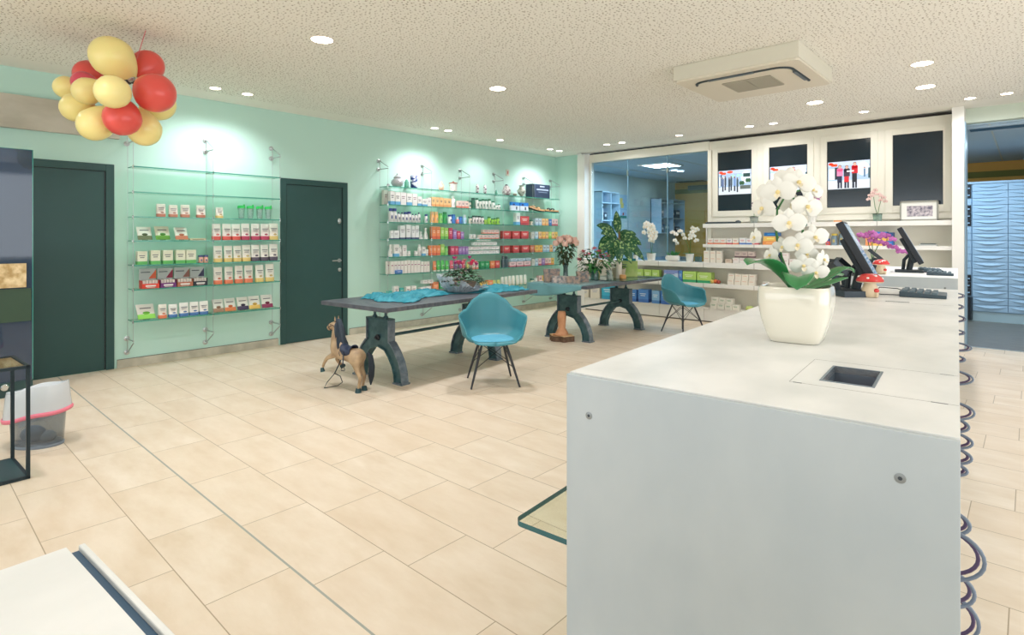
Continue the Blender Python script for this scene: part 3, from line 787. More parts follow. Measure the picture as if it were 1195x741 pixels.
S('pk', 'pouch', ((220, 206, 192), (186, 160, 130)), 'food_pouch', 'pouch', 'beige brown pouch')
S('pg', 'carton', ((222, 226, 200), (70, 176, 76)), 'food_carton', 'box', 'pale carton with green base')
S('cw', 'carton', ((242, 240, 238), (90, 170, 220)), 'carton', 'box', 'white carton with light blue base')
S('cp', 'carton', ((240, 236, 236), None, (150, 120, 130)), 'carton', 'box', 'plain white carton')
S('co', 'carton', ((248, 196, 130), (240, 160, 90)), 'carton', 'box', 'orange cream carton')
S('ci', 'carton', ((244, 214, 206), (236, 120, 100)), 'carton', 'box', 'pale pink carton')
S('cO', 'carton', ((242, 132, 78), (226, 92, 60), (255, 220, 190)), 'carton', 'box', 'bright orange carton')
S('cg', 'carton', ((166, 214, 96), (96, 180, 70), (240, 250, 220)), 'carton', 'box', 'lime green carton')
S('cG', 'carton', ((30, 150, 84), (20, 120, 70), (200, 240, 210)), 'carton', 'box', 'deep green carton')
S('cr', 'carton', ((214, 60, 62), (180, 40, 50), (250, 220, 210)), 'carton', 'box', 'red carton')
S('cC', 'carton', ((206, 60, 96), (176, 40, 80), (250, 220, 230)), 'carton', 'box', 'crimson carton')
S('cv', 'carton', ((160, 120, 190), (130, 90, 170), (240, 230, 250)), 'carton', 'box', 'violet carton')
S('cs', 'carton', ((240, 232, 226), (236, 228, 224), (150, 60, 110), None, .1, 1), 'carton', 'box', 'white carton with purple stripe')
S('cn', 'carton', ((236, 238, 240), (34, 58, 100), (150, 150, 160), None, .13), 'carton', 'box', 'white carton with navy base')
S('cR', 'carton', ((204, 52, 52), (170, 36, 44), (255, 240, 230)), 'carton', 'box', 'deep red carton with white emblem')
S('ct', 'carton', ((46, 176, 168), (30, 150, 150), (230, 245, 240)), 'carton', 'box', 'turquoise carton')
S('cT', 'carton', ((238, 238, 236), (60, 190, 180)), 'carton', 'box', 'white and turquoise carton')
S('cl', 'carton', ((196, 220, 234), (150, 190, 220)), 'carton', 'box', 'light blue carton')
S('cy', 'carton', ((246, 196, 90), (240, 140, 70)), 'carton', 'box', 'yellow orange carton')
S('cb', 'carton', ((50, 110, 190), (40, 90, 160), (240, 240, 250)), 'carton', 'box', 'blue carton')
S('ck', 'carton', ((240, 200, 200), (200, 80, 100)), 'carton', 'box', 'pink and white carton')
S('ce', 'carton', ((204, 206, 196), None, (120, 120, 120)), 'carton', 'box', 'pale grey carton')
S('cN', 'carton', ((200, 96, 60), (160, 70, 50), (250, 220, 190)), 'carton', 'box', 'rust orange carton')
S('bB', 'bottle', ((240, 238, 240), (36, 52, 140), .2, .75), 'bottle', 'bottle', 'white bottle with dark blue cap')
S('bs', 'bottle', ((236, 234, 234), (60, 66, 110), .14, .4), 'bottle', 'bottle', 'white bottle with small dark cap')
S('bo', 'bottle', ((248, 176, 100), (250, 200, 140), .2, .8), 'bottle', 'bottle', 'orange bottle')
S('bg', 'bottle', ((120, 200, 96), (90, 180, 80), .2, .8), 'bottle', 'bottle', 'light green bottle')
S('bG', 'bottle', ((30, 150, 70), (20, 120, 60), .15, .8), 'bottle', 'bottle', 'dark green bottle')
S('bu', 'bottle', ((36, 110, 200), (30, 90, 180), .15, .8), 'bottle', 'bottle', 'blue bottle')
S('bl', 'bottle', ((170, 214, 236), (236, 240, 244), .3, .6), 'bottle', 'bottle', 'light blue bottle')
S('br', 'bottle', ((236, 110, 110), (244, 240, 240), .35, .6), 'bottle', 'bottle', 'red and white bottle')
S('bw', 'bottle', ((240, 236, 234), (238, 238, 238), .2, .6), 'bottle', 'bottle', 'plain white bottle')
S('bc', 'bottle', ((240, 238, 234), (240, 238, 234), .2, .5, 1), 'bottle', 'bottle', 'white conical bottle')
S('be', 'bottle', ((232, 236, 230), (26, 110, 80), .16, .7), 'bottle', 'bottle', 'white bottle with green cap')
S('bE', 'bottle', ((24, 96, 70), (20, 70, 56), .2, .7), 'bottle', 'bottle', 'bottle green flask')
S('bk', 'bottle', ((236, 226, 226), (34, 70, 66), .18, .7), 'bottle', 'bottle', 'pale bottle with black cap')
S('bK', 'bottle', ((44, 70, 84), (34, 50, 60), .25, .6), 'bottle', 'bottle', 'dark slate bottle')
S('bL', 'bottle', ((150, 210, 60), (40, 120, 50), .2, .7), 'bottle', 'bottle', 'lime bottle with green cap')
S('jw', 'bottle', ((240, 236, 232), (236, 236, 236), .3, .9), 'jar', 'jar', 'small white jar')
S('jg', 'bottle', ((236, 228, 206), (30, 110, 90), .25, .95), 'jar', 'jar', 'cream jar with green lid')
S('jl', 'bottle', ((160, 214, 70), (170, 220, 80), .3, .9), 'jar', 'jar', 'small lime jar')
S('jr', 'bottle', ((236, 170, 150), (40, 60, 120), .22, .95), 'jar', 'jar', 'small red white jar with blue lid')
S('to', 'tube', ((244, 132, 84), (250, 240, 230)), 'tube', 'tube', 'orange standing tube')
S('tg', 'tube', ((70, 190, 80), (240, 250, 240)), 'tube', 'tube', 'green standing tube')
S('tc', 'tube', ((230, 80, 110), (250, 240, 240)), 'tube', 'tube', 'pink standing tube')
S('tv', 'tube', ((140, 80, 160), (230, 220, 240)), 'tube', 'tube', 'violet standing tube')
S('tw', 'tube', ((242, 238, 226), (232, 224, 200)), 'tube', 'tube', 'white standing tube')
S('ty', 'tube', ((206, 206, 110), (240, 240, 220)), 'tube', 'tube', 'olive yellow tube')

def fill(rackname, z, shelfname, items, unit, X=-7.045, vis=None):
    """items: (code, px centre, px width, px height[, z offset, x offset])"""
    for n, it in enumerate(sorted(items, key=lambda q: (q[1], q[4] if len(q) > 4 else 0))):
        code, px, pw, ph = it[:4]; dz = it[4] if len(it) > 4 else 0; dx = it[5] if len(it) > 5 else 0
        kind, spec, nm, cat, desc, d = P[code]
        xx = X+dx
        ya, yb = wy(px-pw/2, xx), wy(px+pw/2, xx); y = (ya+yb)/2; w = (yb-ya)*.93
        dep = y*CS-xx*SN; h = ph*dep/FPX
        if kind == 'bottle': w = min(w, .075)
        if kind in ('carton',): d = min(.09, max(.03, w*.8))
        product(kind, w, h, d, spec, nm, (xx, y, z+dz+.0015), 0, '%s, %s from left, %s' % (desc, ordn(n+1), shelfname), cat, '%s on the %s' % (cat+('es' if cat == 'box' or cat[-1] == 'h' else 's'), unit))

U1 = 'narrow rack'; U2 = 'long rack'
fill(1, ZS[2], 'third shelf, narrow rack', [('pb', 188.7, 11.5, 15), ('pb', 203, 11.5, 14.5), ('pb', 217, 11.5, 14.5), ('pb', 235.2, 11, 14.5), ('py', 257, 9.5, 13)], U1)
fill(1, ZS[3], 'fourth shelf, narrow rack', [(c, p, 11, 19) for c, p in zip(('pr', 'pr', 'pr', 'pm', 'pm', 'pm', 'py'), (253.5, 265.5, 276.4, 287.4, 299, 310, 320.3))], U1)
fill(1, ZS[4], 'fifth shelf, narrow rack', [('pg', p, 12, 16) for p in (166.2, 181.7, 196.2, 211, 223.2)]+[('jr', 235.2, 5.5, 9), ('jr', 241, 5.5, 9)]+[(c, p, 10.5, 19) for c, p in zip(('py', 'py', 'py', 'py', 'pd', 'pd', 'pd'), (255.3, 267.2, 277.9, 288.4, 299, 309.5, 320))], U1)
fill(1, ZS[5], 'sixth shelf, narrow rack', [(c, p, 10.5, 20) for c, p in zip(('po', 'po', 'po', 'po', 'py', 'py'), (255.3, 267.8, 279.7, 291, 303.8, 315.7))], U1)
fill(1, ZS[6], 'lowest shelf, narrow rack', [('po', 190.5, 11, 16)]+[('pu', p, 11.5, 15.5) for p in (202.6, 215.4, 227.2, 238.6)], U1)

def lean_bag(px, pw, ph, z, low, label, tilt=.5, base=(236, 232, 222)):
    y0, y1 = wy(px-pw/2), wy(px+pw/2); y = (y0+y1)/2; w = y1-y0; h = ph*(y*CS+7.06*SN)/FPX/math.cos(tilt)
    g = G(); B = mat(base, .4)
    rg = lambda z_, hw, hd: [(hd*math.copysign(abs(math.cos(a))**.7, math.cos(a)), hw*math.copysign(abs(math.sin(a))**.4, math.sin(a)), z_) for a in [2*PI*(i+.5)/16 for i in range(16)]]
    g.loft([rg(0, w*.49, .002), rg(h*.08, w*.5, .008), rg(h*.28, w*.49, .014)], mat(low, .4), True, False)
    g.loft([rg(h*.28, w*.49, .014), rg(h*.6, w*.49, .014), rg(h*.9, w*.5, .007), rg(h, w*.5, .002)], B, False, True)
    g.box(.011, .0165, -w*.32, w*.3, h*.66, h*.71, mat((90, 90, 96), .5)); g.ball((.0135, 0, h*.36), (.004, w*.22, h*.1), mat(tuple(max(0, v-50) for v in low), .5), nu=10, nv=5)
    # stand at its back
    g.box(-.016, -.012, -w*.2, w*.2, 0, h*.9, CLEAR)
    o = obj('leaning_bag', g, smooth=40); o.location = (-7.075, y, z+.01); o.rotation_euler = (0, -tilt, 0)
    tag(o, label, 'bag', 'leaning sachets on the narrow rack')
lean_bag(170, 17, 15, ZS[3], (120, 134, 100), 'leaning white sachet with olive base, far left of the fourth narrow rack shelf')
lean_bag(191, 17, 15.5, ZS[3], (110, 170, 70), 'leaning cream sachet with green base on the fourth narrow rack shelf', base=(222, 218, 196))
lean_bag(213, 15, 14, ZS[3], (220, 140, 110), 'leaning white sachet with reddish print on the fourth narrow rack shelf')
lean_bag(172, 21, 16, ZS[6], (150, 220, 90), 'wide leaning white sachet with light green base on the lowest narrow rack shelf', .6)
for px, c, nmc in ((255.9, (176, 140, 116), 'brown'), (269.8, (236, 140, 90), 'orange'), (284.6, (80, 70, 100), 'dark'), (298.3, (240, 200, 110), 'yellow'), (313, (150, 60, 96), 'maroon')):
    lean_bag(px, 13, 14.5, ZS[6], c, 'leaning pale sachet with %s base at the lower right of the narrow rack' % nmc, .35, (222, 222, 212))
g = G(); y0, y1 = wy(222), wy(240); g.box(-.07, 0, y0, y1, 0, .022, mat((226, 214, 180), .5)); g.box(.0, .001, y0+.02, y1-.02, .006, .014, mat((150, 140, 110), .5)); o = obj('flat_pack', g); o.location = (-7.05, 0, ZS[3]+.001)
tag(o, 'flat beige packet lying on the fourth shelf of the narrow rack', 'packet')
for n, px in enumerate((282.9, 293.3, 304.4, 314.3)):
    r = thing('shaker_bottle', 'clear shaker with bright green lid on the narrow rack, %s from the left' % ordn(n+1), 'shaker', (-7.09, wy(px), ZS[2]+.001), 0, 'shakers on the narrow rack')
    g = G(); g.lathe([(.026, 0), (.032, .004), (.040, .125), (.040, .13)], CLEAR, n=14); obj('cup', g, r, smooth=40)
    g = G(); g.lathe([(.043, .128), (.045, .145), (.040, .158), (.015, .162)], mat((60, 214, 110), .35), n=14); g.cb((.03, .02, .165), (.02, .012, .02), mat((60, 214, 110), .35)); obj('lid', g, r, smooth=40)
    g = G(); g.lathe([(.018, .02), (.022, .022), (.018, .026)], mat((170, 190, 190), .4), n=10); obj('mixing_ball', g, r)
for px, pw, c, b, nm in ((175.6, 21, (226, 68, 50), (224, 100, 60), 'red'), (196.2, 19, (116, 50, 120), (150, 40, 70), 'purple'), (215.8, 19, (182, 110, 84), (150, 100, 86), 'brown'), (233.8, 17, (38, 48, 60), (60, 60, 90), 'black')):
    y0, y1 = wy(px-pw/2), wy(px+pw/2); y = (y0+y1)/2; w = (y1-y0)*.96; 
    r = thing('display_box', 'open %s counter display box with raised grey lid on the narrow rack' % nm, 'display box', (-7.05, y, ZS[5]+.001), 0, 'display boxes on the narrow rack')
    g = G(); M1 = mat(c, .5); g.box(-.11, 0, -w/2, w/2, 0, .05, M1); g.box(-.11, -.003, -w/2, -w/2+.003, .05, .085, M1); g.box(-.11, -.003, w/2-.003, w/2, .05, .085, M1); g.box(0, .001, -w*.3, w*.3, .02, .035, mat((240, 236, 230), .5)); g.box(0, .001, -w*.25, w*.25, .008, .014, mat((220, 200, 190), .5)); obj('tray', g, r)
    g = G()
    for k in range(5): g.box(-.10, -.01, -w*.45+k*w*.18, -w*.45+k*w*.18+w*.15, .05, .085+.004*(k % 2), mat((214, 204, 196), .5))
    obj('contents', g, r)
    g = G(); g.box(-.116, -.111, -w/2, w/2, 0, .21, mat((186, 192, 190), .5)); g.prism([(-.111+.0, w*.05), (-.1105, w*.5), (-.1105, w*.5)], .12, .12, M1) if 0 else None
    g.add([(-.1105, w*.05, .10), (-.1105, w*.5, .10), (-.1105, w*.5, .20)], [(0, 1, 2)], mat(b, .5)); g.box(-.111, -.1104, -w*.4, w*.15, .165, .175, mat((70, 80, 90), .5)); obj('raised_lid', g, r)

# --- long rack
fill(2, ZS[1], 'second shelf, long rack', [('ce', 450.5, 5, 17, 0, -.08), ('cw', 458.2, 5.5, 15.5), ('cw', 464.4, 6, 15), ('cp', 471, 7, 15), ('cw', 478, 6.5, 14), ('cp', 484.3, 6, 14), ('cw', 490, 5, 11), ('cw', 496, 6.5, 8.5), ('cp', 501.2, 4, 10)]
     +[('co', 506+4.6*k, 4.4, 11.2-.2*k) for k in range(5)]+[('bw', 530.3, 4.6, 13.5)]+[('ci', 536.5+4.2*k, 4.1, 8.5) for k in range(3)]
     +[('jg', 549, 4.2, 9.5), ('bE', 553.8, 4, 12.5), ('be', 558.0, 3.6, 12.5), ('be', 561.8, 3.4, 11), ('be', 565.2, 3.4, 12), ('be', 568.8, 3.6, 11.5), ('be', 572.6, 3.4, 12), ('be', 577, 3.6, 10), ('be', 580.6, 2.8, 6.5), ('be', 583.6, 2.8, 6.5)], U2)
fill(2, ZS[2], 'third shelf, long rack', [('bB', 457.5, 4.4, 16), ('bB', 462, 4.4, 16), ('bs', 466.4, 4.2, 11.5), ('bs', 470.6, 4.2, 11.5), ('bB', 474.8, 4.2, 12.5), ('bB', 479, 4.2, 12.5), ('bs', 482.9, 3.6, 10), ('bs', 486.4, 3.4, 10), ('bs', 490, 3.4, 12), ('bB', 498.4, 3.4, 10),
     ('bo', 505.8, 4.5, 13.5), ('bo', 510.5, 4.5, 13.5), ('bg', 515.7, 4.6, 11.5), ('bG', 520.8, 5, 13), ('bB', 526.4, 4, 10.5), ('bu', 530.8, 4.6, 10.5), ('br', 535.2, 3.2, 8), ('bu', 539, 4, 8.5), ('bl', 543.8, 4.2, 10.5),
     ('jg', 550.2, 3.6, 8.5), ('bk', 554, 3.3, 10), ('bk', 557.5, 3.3, 10), ('bk', 561, 3.3, 9.5), ('bk', 564.4, 3.1, 9), ('jl', 568, 3.5, 5.5), ('bL', 572.4, 3.5, 9), ('bL', 576, 3, 7), ('bL', 579, 3, 7.2), ('bL', 582.6, 3.4, 8.5),
     ('cw', 604.8, 4.6, 14), ('cR', 612.6, 10.5, 10.5), ('jg', 621.8, 4.4, 6.5), ('cl', 626.6, 3.8, 8), ('cl', 630.6, 3.6, 8), ('co', 634.4, 3.6, 8.2), ('co', 638.4, 3.6, 8.2), ('cb', 642.4, 3.4, 7.5), ('ck', 646, 3.4, 8), ('ck', 649.5, 3.2, 8)], U2)
fill(2, ZS[3], 'fourth shelf, long rack', [('cn', 457.6, 3.5, 10), ('cn', 462.8, 6.5, 10.5), ('cn', 470, 6, 16), ('cn', 476.9, 5.4, 17), ('cn', 482.6, 4.2, 16), ('cn', 487, 4.2, 16), ('bc', 492.4, 4.6, 9), ('bc', 498.2, 4.6, 13),
     ('cO', 506.7, 4.6, 14.5), ('cO', 511.6, 4.6, 14.5), ('cg', 516.6, 4.4, 14), ('cg', 521.2, 4.2, 13), ('cC', 526, 4.6, 13), ('cv', 531, 4, 11.5), ('cC', 535.5, 4, 9.5), ('cv', 539.8, 3.8, 8.5), ('jw', 551, 3.6, 5.5), ('jw', 555, 3.6, 5.5)]
     +[('ci', 562+4.6*k, 4.5, 5) for k in range(5)]+[('ci', 566.6+4.6*k, 4.5, 4.6, .092) for k in range(4)]
     +[('cR', 591.8, 8.6, 9), ('cR', 602.6, 8.8, 9), ('cR', 612.9, 8.6, 8.8), ('ce', 622, 3.4, 8), ('cl', 626.4, 3.8, 8), ('co', 630.6, 3.6, 8), ('cy', 634.6, 3.6, 8), ('co', 638.4, 3.5, 8), ('cg', 642.1, 3.4, 8), ('co', 645.6, 3.2, 8), ('cy', 649.2, 3.2, 8)], U2)
pyr = []
for row, (a, b, n) in enumerate(((546.6, 583, 8), (546.6, 583, 8), (552.6, 580, 6), (556.6, 573, 4))):
    for k in range(n): pyr.append(('cp', a+(b-a)*(k+.5)/n, (b-a)/n*.98, 3.9, row*.0745))
fill(2, ZS[4], 'fifth shelf, long rack', [('bc', 457, 4.6, 14.5), ('cw', 463, 6, 14), ('bw', 467.8, 3.8, 12), ('cp', 472.4, 5, 13), ('jw', 478, 4, 6), ('jw', 486.6, 4, 6), ('bw', 490.7, 3.8, 13), ('cw', 494.9, 4, 10.5), ('jw', 499, 3.8, 7),
     ('cO', 503.2, 4, 11.5), ('cO', 507.5, 4.2, 11.5), ('cO', 511.9, 4.2, 11.5), ('cg', 516.6, 4.6, 12.5), ('bg', 522, 4.2, 10.5), ('cC', 528.4, 4.8, 10.2), ('cC', 533, 3.6, 10), ('cv', 537.2, 3.8, 9.6), ('cv', 541.2, 3.6, 9.6), ('cv', 545, 3.4, 9.2)]
     +pyr+[('cR', 591.6, 8, 8.8), ('cR', 602.4, 7.4, 8.6), ('cR', 613.4, 9, 8.6), ('cN', 621.4, 5, 8.2), ('cy', 626.6, 4.4, 8), ('cy', 631.2, 4, 8), ('cl', 635.6, 3.8, 8), ('cl', 639.6, 3.6, 8), ('co', 643.4, 3.4, 8), ('cl', 647, 3.2, 8)], U2)
fill(2, ZS[5], 'sixth shelf, long rack', [('cs', 453.6, 3.8, 15, 0, -.06)]+[('cs', 458+3.9*k, 3.8, 15) for k in range(5)]+[('cs', 477.4+3.8*k, 3.7, 15-.3*k) for k in range(4)]+[('cs', 492.8+3.6*k, 3.5, 12.5) for k in range(3)]+[('cb', 466, 8, 4.4, 0, .035)]
     +[('to', 508.3, 4, 12.5), ('tg', 512.8, 4, 12.5), ('tg', 517.8, 4, 12.5), ('tg', 522.8, 4, 12.2), ('tc', 528.2, 4, 12), ('tv', 533, 4, 12), ('tv', 538, 4, 11.6), ('tc', 542.6, 3.8, 11.4), ('ty', 547.8, 3.8, 9), ('ci', 552.4, 3.8, 8), ('ci', 556.6, 3.8, 8), ('cG', 563.4, 5, 8.4), ('cG', 568.8, 5, 8.4), ('cO', 575, 5.2, 8.4), ('cr', 580.8, 5.2, 8.4),
       ('bK', 588.8, 3.6, 13.2), ('bK', 592.6, 3.6, 13), ('ck', 598.6, 8, 6), ('ck', 607, 8, 6), ('ck', 615.4, 8, 6), ('cl', 600, 8.4, 2.8, .105), ('cl', 609, 8.4, 2.8, .105), ('cl', 617, 6, 2.8, .107), ('ce', 622.6, 3.2, 7.6), ('cl', 626.4, 3.6, 8), ('ck', 630.2, 3.6, 8), ('cv', 634.2, 3.6, 8), ('ck', 638, 3.4, 8), ('ci', 641.6, 3.2, 8), ('cy', 645, 3.2, 8)], U2)
fill(2, ZS[6], 'lowest shelf, long rack', [('ct', 455.6, 4.8, 7), ('cT', 463, 5.4, 11.5), ('ct', 469, 4.4, 9.5), ('cw', 476.6, 5, 10.5), ('cw', 483.2, 5.6, 10.5), ('cp', 493.6, 6, 8), ('cp', 500, 6, 8), ('cp', 496.5, 5.8, 4, .155), ('cp', 502.8, 5.8, 4, .155), ('cO', 508.8, 6.6, 12.4), ('cG', 515.6, 5, 11.4), ('cC', 521.2, 4.6, 10.5),
     ('cy', 563.4, 4, 7.6), ('cy', 567.8, 4, 7.6), ('cO', 572.8, 5.4, 8.4), ('ty', 578, 4, 8), ('ty', 583, 4, 8)]+[('tw', p, 3.7, 11) for p in (587.6, 591.8, 596, 600.2, 605, 609.4, 614)]
     +[('jg', 622.6, 3.6, 5.6), ('jw', 626.6, 3.4, 6), ('ck', 631, 3.8, 8), ('cy', 635.2, 3.6, 8), ('ck', 639, 3.4, 8), ('cy', 642.8, 3.4, 8), ('ci', 646.4, 3.2, 8)], U2)

# decorative pieces on the top shelf of the long rack
def deco(name, px, prof, m, label, cat, X=-7.12, n=20, extra=None, lid=None):
    r = thing(name, label, cat, (X, wy(px, X), ZS[0]+.0015), 0)
    g = G(); g.lathe(prof, m, n=n); 
    if extra: extra(g)
    obj('body', g, r, smooth=50)
    if lid:
        g = G(); g.lathe(lid[0], lid[1], n=n); obj('lid', g, r, smooth=50)
SILV = mat((200, 200, 204), .25, .3)
deco('lidded_urn', 463.7, [(.03, 0), (.075, .02), (.095, .06), (.088, .10), (.05, .135), (.03, .14)], SILV, 'round silver grey urn with lid on the top of the long rack', 'urn', lid=([(.055, .138), (.058, .15), (.03, .18), (.012, .19), (.014, .205), (.004, .212)], SILV))
g_ = mottled((226, 230, 240), (40, 62, 130), 22, .3, name='blue_painted_porcelain', lo=.46, hi=.54)
deco('apothecary_canister', 483, [(.055, 0), (.058, .005), (.058, .19), (.05, .205), (.03, .21)], g_, 'tall white and blue apothecary canister on top of the long rack', 'canister')
deco('small_dome', 453.2, [(.02, 0), (.024, .02), (.012, .04)], SILV, 'tiny silver dome left of the urn on the long rack', 'ornament')
deco('ornament_jar', 515, [(.035, 0), (.045, .03), (.048, .09), (.02, .12), (.012, .15)], mottled((244, 226, 206), (200, 150, 120), 22, .4, name='painted_cream'), 'cream painted figurine jar on top of the long rack', 'jar')
deco('apothecary_jar', 528.9, [(.06, 0), (.064, .01), (.066, .12), (.07, .13)], mottled((244, 240, 232), (170, 150, 130), 20, .3, name='porcelain', lo=.6, hi=.7), 'white porcelain jar with red brown lid on top of the long rack', 'jar', lid=([(.075, .13), (.07, .145), (.02, .155), (.012, .17)], mat((150, 84, 64), .4)))
PT = mottled((228, 224, 224), (110, 80, 100), 30, .35, name='patterned_porcelain', lo=.48, hi=.58)
for px, s in ((557, 'left'), (566, 'right')):
    deco('patterned_cylinder', px, [(.024, 0), (.028, .004), (.028, .13), (.016, .15), (.01, .16)], PT, 'slim white patterned flacon on top of the long rack, the %s one' % s, 'flacon')
deco('patterned_vase', 591, [(.05, 0), (.078, .04), (.082, .10), (.05, .17), (.026, .185)], mottled((240, 236, 232), (130, 100, 110), 26, .35, name='painted_vase'), 'rounded painted porcelain pot on top of the long rack', 'pot', lid=([(.03, .184), (.026, .2), (.008, .21)], DKGREY))
deco('small_bowl', 601, [(.02, 0), (.04, .02), (.042, .05), (.02, .06)], mottled((220, 216, 200), (140, 130, 110), 26, .4, name='small_pot'), 'tiny patterned pot between the porcelain vases of the long rack', 'pot')
deco('apothecary_vase', 608.4, [(.04, 0), (.03, .02), (.075, .07), (.082, .12), (.04, .17), (.038, .20), (.06, .215)], mottled((226, 226, 214), (130, 136, 120), 24, .35, name='old_faience'), 'flared grey white faience vase beside the dark box on the long rack', 'vase')
deco('small_glass_cone', 579, [(.03, 0), (.02, .05), (.008, .09)], glassmat('green_cone_glass', (190, 225, 205), .1, .05, .3), 'small greenish glass cone on top of the long rack', 'ornament')
deco('frosted_bottle', 474.5, [(.03, 0), (.034, .01), (.034, .09), (.012, .13)], glassmat('green_glass_body', (160, 215, 195), .1, .05, .4, (150, 205, 190)), 'green translucent glass bottle between urn and canister on the long rack', 'bottle')
g = G(); NAVY = mat((44, 58, 84), .4); y0, y1 = wy(623.5, -7.04), wy(642, -7.04); h = .265
g.box(-.22, 0, y0+.02, y1, 0, h, NAVY); g.box(.0, .001, (y0+y1)/2-.06, (y0+y1)/2+.08, h*.80, h*.88, mat((190, 200, 214), .5)); g.box(0, .001, y0+.08, y1-.04, h*.56, h*.66, mat((170, 184, 204), .5)); g.box(0, .001, y0+.14, y1-.08, h*.4, h*.45, mat((120, 134, 160), .5))
g.box(-.0005, .0005, y0+.019, y0+.026, 0, h, mat((150, 160, 176), .5))
o = obj('presentation_box', g, bevel=.002); o.location = (-7.05, 0, ZS[0]+.0015); tag(o, 'large dark navy box on the top right of the long rack', 'box')
for px, s in ((601.2, 'left'), (611.5, 'right')):
    y0, y1 = wy(px-4.6), wy(px+4.6)
    g = G(); w_ = y1-y0; g.box(-.05, 0, -w_/2, w_/2, 0, .155, mat((226, 234, 244), .5)); g.prism([(-.0505, -w_/2-.0005), (.001, -w_/2-.0005), (.001, w_/2+.0005), (-.0505, w_/2+.0005)], .095, .156, mat((40, 130, 214), .5)); g.box(0, .0015, w_*.05, w_*.2, .02, .075, mat((40, 40, 66), .5)); g.box(0, .0015, -w_*.35, -w_*.1, .1, .13, mat((30, 60, 120), .5))
    o = obj('blue_white_pack', g); o.location = (-7.05, (y0+y1)/2, ZS[1]+.0015); tag(o, 'blue topped white pack on the second shelf of the long rack, %s of two' % s, 'box', 'blue topped packs')
def sandal():
    for n, (pa, pb, zz) in enumerate(((617, 635, .0), (636, 651, .0))):
        ya, yb = wy(pa, -7.1), wy(pb, -7.1); L = yb-ya
        r = thing('sandal', 'tan cork sandal with dark sole on the long rack, %s of the pair' % ('left' if n == 0 else 'right'), 'sandal', (-7.11, ya, ZS[1]+.001+zz), 0, 'cork sandals')
        def ring(t, up=0):
            hw = .045*(1-.25*math.sin(PI*t*1.2))*(1 if .03 < t < .97 else .6); zc = (.01+.03*(1-t)**2*(2 if n == 0 else .3))+up
            return zc, hw
        for nm, lo, hi, m_ in (('sole', 0, .012, mat((60, 56, 52), .7)), ('footbed', .012, .04, mat((232, 178, 128), .6))):
            g = G(); rings = []
            for k in range(11):
                t = k/10; zc, hw = ring(t); rings.append([(hw*a, L*t, zc+(lo if b < 0 else hi)) for a, b in ((-1, -1), (1, -1), (1, 1), (-1, 1))])
            g.loft(rings, m_); obj(nm, g, r, smooth=50)
        for t in (.25, .55):
            g = G(); zc, hw = ring(t)
            g.grid(lambda u, v: (hw*math.cos(PI*u)*1.02, L*(t+.12*v), zc+.025+.05*math.sin(PI*u)), 8, 2, mat((232, 182, 136), .6) if n == 0 else DKGREY); obj('strap', g, r, solid=.003, smooth=60)
sandal()
# socket on wall
g = G(); yy = wy(592.5, -7.27); g.box(WX, WX+.012, yy-.04, yy+.04, 2.56, 2.68, mat((214, 210, 196), .5)); g.box(WX+.012, WX+.014, yy-.015, yy+.015, 2.59, 2.65, mat((206, 120, 100), .5))
tag(obj('alarm_button', g, bevel=.003), 'small cream alarm box on the mint wall above the long rack', 'alarm')

# ================================================================== BACK SHELVING GOODS (front faces -Y)
def bfill(z, shelfname, items, Y=9.155):
    for n, it in enumerate(sorted(items, key=lambda q: (q[1], q[4] if len(q) > 4 else 0))):
        code, px, pw, ph = it[:4]; dz = it[4] if len(it) > 4 else 0
        kind, spec, nm, cat, desc, d = P[code]
        xa, xb = bx_(px-pw/2, Y), bx_(px+pw/2, Y); x = (xa+xb)/2; w = (xb-xa)*.96
        dep = Y*CS-x*SN; h = ph*dep/FPX
        if kind == 'carton': d = min(.14, w*.8)
        product(kind, w, h, d, spec, nm, (x, Y, z+dz+.001), -PI/2, '%s, %s from left, %s' % (desc, ordn(n+1), shelfname), cat, '%s on the cream shelving' % (cat+('es' if cat == 'box' else 's')))
S('ko', 'carton', ((240, 236, 228), (232, 120, 80), (220, 90, 60)), 'medicine_box', 'box', 'white box with orange base')
S('kb', 'carton', ((238, 238, 240), (60, 110, 190), (200, 70, 90)), 'medicine_box', 'box', 'white box with blue base')
S('kr', 'carton', ((240, 236, 232), (210, 70, 80), (60, 80, 160)), 'medicine_box', 'box', 'white box with red base')
S('kt', 'carton', ((240, 232, 218), None, (222, 140, 90), None, .2, 1), 'medicine_box', 'box', 'cream box with orange lettering')
S('kd', 'carton', ((200, 180, 172), (90, 60, 64), (60, 40, 50)), 'medicine_box', 'box', 'dark patterned box')
S('kp', 'carton', ((240, 232, 228), None, (170, 50, 70), None, .2, 1), 'medicine_box', 'box', 'white box with crimson lettering')
S('kg', 'carton', ((236, 234, 222), None, (80, 140, 90), None, .2, 2), 'medicine_box', 'box', 'white box with green lettering')
S('G1', 'carton', ((178, 220, 96), (30, 160, 100), (240, 250, 220)), 'hygiene_pack', 'pack', 'lime and green pack')
S('B1', 'carton', ((60, 130, 214), (40, 96, 190), (220, 236, 250)), 'hygiene_pack', 'pack', 'blue pack with white print')
S('B2', 'carton', ((196, 216, 240), (50, 100, 200), (80, 90, 170), (120, 140, 210)), 'hygiene_pack', 'pack', 'pale and deep blue pack')
S('B3', 'carton', ((30, 170, 210), (20, 140, 190), (230, 250, 255)), 'hygiene_pack', 'pack', 'cyan pack')
S('B4', 'carton', ((120, 180, 230), (60, 120, 200), (240, 246, 255)), 'hygiene_pack', 'pack', 'light blue pack')
S('W1', 'carton', ((232, 224, 206), None, (170, 170, 190)), 'hygiene_pack', 'pack', 'cream white pack')
S('kn', 'carton', ((214, 196, 176), None, (150, 90, 80)), 'medicine_box', 'box', 'beige box')
